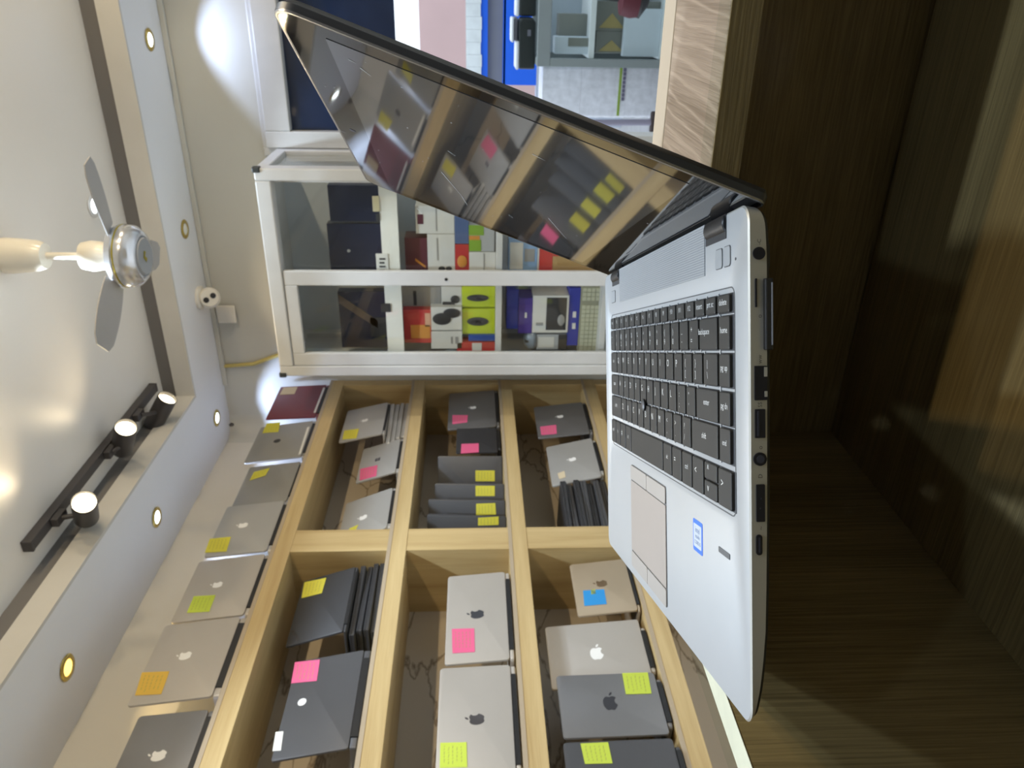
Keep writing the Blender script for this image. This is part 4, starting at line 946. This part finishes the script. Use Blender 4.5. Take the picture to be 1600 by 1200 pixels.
bl = [(312, 296.2, 'ctrl'), (294, 278.5, 'fn'), (276.3, 258.5, 'win'), (256.3, 239, 'alt'), (237, 147, ''), (144.8, 126.5, 'alt'), (124.3, 105.5, 'menu'), (103.3, 85.2, 'ctrl'), (83, 64.5, '<')]
for a, b_, s in bl: key(x0, x1, b_/1000, a/1000, {'win': '#', 'menu': '='}.get(s, s))
key(x0+.0098, x1, .0425, .0622, '^'); key(x0, x0+.0088, .0425, .0622, 'v'); key(x0, x1, .0216, .0402, '>')
wells.build('key_well', well_m, hero)
th = MB()
for (ws, lg), (x0, x1) in zip(LAY, rows):
    for yl, yr in row_keys(ws)[:-1]:
        for xx, sg in ((x0-.0006, 1), (x1+.0006, -1)):
            th.prism([(xx-sg*.0006, yr-.0022), (xx+sg*.0011, yr-.0019), (xx+sg*.0011, yr-.0011), (xx-sg*.0006, yr-.0008)][::sg], -.0009, -.0003)
th.build('keyboard_teeth', deck_m, hero)
# thin seam round the keyboard
def frame_line(name, mm, x0, x1, y0, y1, r, wdt, z0, z1, par=hero):
    a = rr(x0, x1, y0, y1, r, 4); b_ = rr(x0+wdt, x1-wdt, y0+wdt, y1-wdt, max(r-wdt, .0004), 4)
    return MB().rings([[(x, y, z0) for x, y in a], [(x, y, z1) for x, y in a], [(x, y, z1) for x, y in b_], [(x, y, z0) for x, y in b_]], cap0=False, cap1=False).build(name, mm, par)
frame_line('keyboard_seam', seam, .0920, .2020, .0195, .3150, .005, .0006, -.0010, -.0007)
# pointing stick between G, H and B
MB().lathe([(.0022, -.0008), (.0022, .0006), (.0042, .0014), (.0042, .0022), (.0026, .0030), (.0005, .0028)], center=(.1340, .1925, 0), n=20).build('pointing_stick', black_pl, hero, smooth=True)
# ridged grille behind the keys
gr = MB()
gx0, gx1, gy0, gy1 = .2105, .2368, .0600, .2745
for k in range(20):
    x = gx0 + (gx1-gx0)*k/20; gr.box(x, x+.00095, gy0, gy1, .0, .0005)
gr.build('speaker_grille', deck_m, hero)
MB().box(gx0, gx1, gy0, gy1, -.0002, .00025).build('grille_backing', mat('grille_grey', (0.22, 0.23, 0.25), .5), hero)
for y0, y1 in ((.0330, .0435), (.0218, .0315), (.2920, .3080)):
    q = frame_line('button_seam', seam, .2115, .2215, y0, y1, .0018, .00035, .0, .00025)
    MB().prism(rr(.2119, .2211, y0+.0004, y1-.0004, .0015, 3), .00005, .0005).build('deck_button', deck_m, hero)
MB().lathe([(.0001, 0), (.0007, 0), (.0007, .0003), (.0001, .0003)], center=(.214, .0155, 0), n=10).build('status_light', seam, hero)
# touchpad
tp_m = mat('touchpad_taupe', (0.275, 0.238, 0.21), .45, .1); tpb = mat('touchpad_button', (0.31, 0.285, 0.26), .42, .2)
MB().prism(rr(.0075, .0855, .1410, .2410, .003, 4), .0, .00025).build('touchpad_seam', seam, hero)
MB().prism(rr(.0205, .0735, .1416, .2404, .0006, 2), .0, .0007).build('touchpad', tp_m, hero)
for x0, x1, yy in ((.0745, .0850, (.1416, .1906)), (.0745, .0850, (.1914, .2404)), (.0080, .0195, (.1416, .1906)), (.0080, .0195, (.1914, .2404))):
    MB().prism(rr(x0, x1, yy[0], yy[1], .0015, 3), .0, .0009).build('touchpad_button', tpb, hero)
# processor sticker and fingerprint reader
st_b = mat('sticker_blue', (0.02, 0.13, 0.62), .35); st_w = mat('sticker_silver', (0.50, 0.56, 0.62), .3, .3); st_t = mat('sticker_text', (0.06, 0.12, 0.30), .5)
stk = MB().prism(rr(.0608, .0785, .0680, .0845, .0012, 3), .0, .0003).build('processor_sticker', st_b, hero); stk['label'] = 'blue and silver processor sticker'
MB().prism(rr(.0632, .0762, .0695, .0832, .0008, 3), .0002, .0004).build('sticker_panel', st_w, stk)
Rm = Matrix.Rotation(-PI/2, 4, 'Z')
text('sticker_text', 'intel', .0046, st_t, stk, Matrix.Translation((.0730, .0763, .00045)) @ Rm)
text('sticker_text', 'inside', .0034, st_t, stk, Matrix.Translation((.0695, .0763, .00045)) @ Rm)
text('sticker_text', 'CORE i5', .0030, st_t, stk, Matrix.Translation((.0660, .0763, .00045)) @ Rm)
fp = MB().prism(rr(.0705, .0733, .0258, .0418, .0004, 2), .0, .0004).build('fingerprint_reader', mat('reader_dark', (0.055, 0.055, 0.055), .5), hero)
# ports on the near side (local y = 0), x from the front edge
port_m = mat('port_black', (0.004, 0.005, 0.012), .35); port_in = mat('port_inner', (0.03, 0.033, 0.05), .3); mark_m = mat('port_mark', (0.07, 0.065, 0.055), .6)
def port(x0, x1, z0, z1, r=.0004, nm='port'):
    pts = rr(x0, x1, z0, z1, r, 4)
    return MB().rings([[(x, -.0004, z) for x, z in pts], [(x, .0005, z) for x, z in pts]]).build(nm, port_m, hero)
def pin(par, x0, x1, z0, z1): B(x0, x1, -.0007, -.0003, z0, z1).build('port_contact', port_in, par)
def round_port(x, z, r, nm):
    o = MB().lathe([(.0001, 0), (r, 0), (r, .0009), (.0001, .0009)], center=(x, -.0005, z), n=26, axis='y').build(nm, port_m, hero); return o
p_ = round_port(.2145, -.0047, .0028, 'power_socket')
port(.1908, .2035, -.0037, -.0029, .0003, 'card_slot')
pd = B(.1718, .2035, -.0022, .002, -.0104, -.0068).build('docking_connector', black_pl, hero, bevel=.0006)
B(.1740, .2015, -.0026, -.0020, -.0099, -.0094).build('connector_edge', mat('connector_grey', (.25, .27, .32), .3), pd)
p_ = port(.1495, .1648, -.0080, -.0024, .0003, 'network_socket'); B(.1510, .1535, -.0007, -.0003, -.0080, -.0068).build('latch_tab', side_m, p_); B(.1600, .1642, -.0007, -.0003, -.0080, -.0066).build('latch_tab', side_m, p_)
p_ = port(.1326, .1455, -.0071, -.0025, .0003, 'usb_socket'); pin(p_, .1335, .1446, -.0042, -.0034)
p_ = round_port(.1231, -.0047, .0030, 'audio_socket'); MB().lathe([(.0014, 0), (.0018, 0), (.0018, .0003), (.0014, .0003)], center=(.1231, -.0008, -.0047), n=20, axis='y').build('socket_ring', port_in, p_)
p_ = port(.0948, .1117, -.0068, -.0029, .0004, 'display_socket'); pin(p_, .1005, .1012, -.0048, -.0044); pin(p_, .1050, .1057, -.0052, -.0048)
p_ = port(.0797, .0890, -.0055, -.0027, .0013, 'usb_c_socket'); pin(p_, .0810, .0877, -.0044, -.0038)
Ms = lambda x, z: Matrix.Translation((x, -.0004, z)) @ Matrix.Rotation(PI/2, 4, 'X')
for x, s, sz in ((.2195, '-C', .0025), (.1868, 'o', .003), (.1677, 'ww', .0028), (.1475, 'SS', .0026), (.1283, 'o', .0030), (.1155, 'D', .0028), (.0920, '~', .0030)):
    text('port_mark', s, sz, mark_m, hero, Ms(x, -.0048) @ Matrix.Rotation(-PI/2 if False else 0, 4, 'Z'))
# hinges
for y0, y1 in ((.0285, .0575), (.2755, .3035)):
    hb = MB().lathe([(.0052, y0), (.0058, y0+.0006), (.0058, y1-.0006), (.0052, y1)], n=20, axis='y')
    hb.v = [(x+.2325, y, z-.0038) for x, y, z in hb.v]
    hb.build('hinge', mat('hinge_black', (0.012, 0.012, 0.013), .38, .2), hero, smooth=True)
    B(.2252, .2366, y0-.0008, y1+.0008, -.0002, .0003).build('hinge_slot', well_m, hero)
# lid: local x across (user's left to right = -y), v up the screen
pa = Vector((.2365, 0, -.0068)); pb = Vector((.3205, 0, .2050)); lv = (pb-pa).normalized(); LL = (pb-pa).length
la = math.atan2(lv.z, lv.x)
# lid frame: X = +y of the base, Y = up the lid, Z = X x Y (towards the user is -Z or +Z, found below)
Xl = Vector((0, 1, 0)); Yl = lv; Zl = Xl.cross(Yl)
ML = Matrix.Identity(4)
for i in range(3): ML[i][0] = Xl[i]; ML[i][1] = Yl[i]; ML[i][2] = Zl[i]; ML[i][3] = pa[i]
sgn = 1 if Zl.x < 0 else -1          # towards the user
lid_m = mat('lid_black', (0.022, 0.023, 0.026), .38); gl_m = mat('screen_bezel_gloss', (0.006, 0.006, 0.007), .04, spec=.9, coat=0.3)
disp_m = mat('display_grey', (0.050, 0.052, 0.055), .05, spec=.9, coat=1.0)
rim_c = mat('lid_rim_steel', (0.30, 0.29, 0.28), .25, .8)
def lr(k, t, r=.012):
    P = []; x0, x1, y0, y1 = k, W_-k, k*.5-.002, LL-k; rt, rb = max(r-k, .002), max(.005-k, .001)
    for cx, cy, a0, q in ((x1-rb, y0+rb, -PI/2, rb), (x1-rt, y1-rt, 0, rt), (x0+rt, y1-rt, PI/2, rt), (x0+rb, y0+rb, PI, rb)):
        for j in range(n_+1):
            a = a0 + PI/2*j/n_; P.append((cx+q*math.cos(a), cy+q*math.sin(a), t*sgn))
    return P
lid = MB().rings([lr(.010, -.0085), lr(.003, -.0070), lr(0, -.0042), lr(0, -.0012)]).build('lid', lid_m, hero, smooth=True, matrix=ML)
MB().rings([lr(.0002, -.0012), lr(.0002, -.0002), lr(.0012, .0), lr(.0022, -.0002), lr(.0022, -.0012)], cap0=False, cap1=False).build('lid_rim', rim_c, lid, smooth=True)
MB().rings([lr(.0020, -.0011), lr(.0020, -.0001)]).build('bezel', gl_m, lid)
a_ = rr(.0140, W_-.0140, .0310, .2050, .0006, 2)
MB().rings([[(x, y, -.0002*sgn) for x, y in a_], [(x, y, .00015*sgn) for x, y in a_]]).build('display', disp_m, lid)
MB().lathe([(.0001, -.0001), (.0022, -.0001), (.0022, .0003), (.0001, .0003)], center=(W_/2, .2155, 0), n=18).build('webcam', port_in, lid)
# scratches and dust on the glass of the screen
dust_m = mat('dust_grey', (0.42, 0.42, 0.42), .7)
MLW = MO @ ML; dn = (MLW.to_3x3() @ Vector((0, 0, 1))); dm = MB()
rnd = random.Random(3)
def lid_xy(px, py):
    q = MLW.inverted() @ on_plane(px, py, MLW.translation, dn); return Vector((q.x, q.y))
for (a0, b0), (a1, b1) in (((545, 92), (556, 98)), ((563, 105), (580, 118)), ((530, 203), (540, 207)), ((690, 268), (722, 306)), ((722, 306), (731, 321)), ((652, 325), (660, 334)), ((832, 240), (852, 250)), ((857, 340), (885, 372)), ((700, 235), (712, 243)), ((795, 335), (802, 340))):
    p, q = lid_xy(a0, b0), lid_xy(a1, b1); d = (q-p).normalized(); nn = Vector((-d.y, d.x))*.00035
    dm.poly([(*(v), .00035*sgn) for v in ((p-nn), (q-nn*.4), (q+nn*.4), (p+nn))])
for k in range(26):
    c = Vector((rnd.uniform(.02, .32), rnd.uniform(.02, .22))); r = rnd.uniform(.00025, .0006)
    dm.poly([(c.x+r*math.cos(t), c.y+r*math.sin(t), .0003*sgn) for t in (0, 1.2, 2.4, 3.6, 4.8)])
dm.build('dust_marks', dust_m, lid)
bpy.context.view_layer.update()
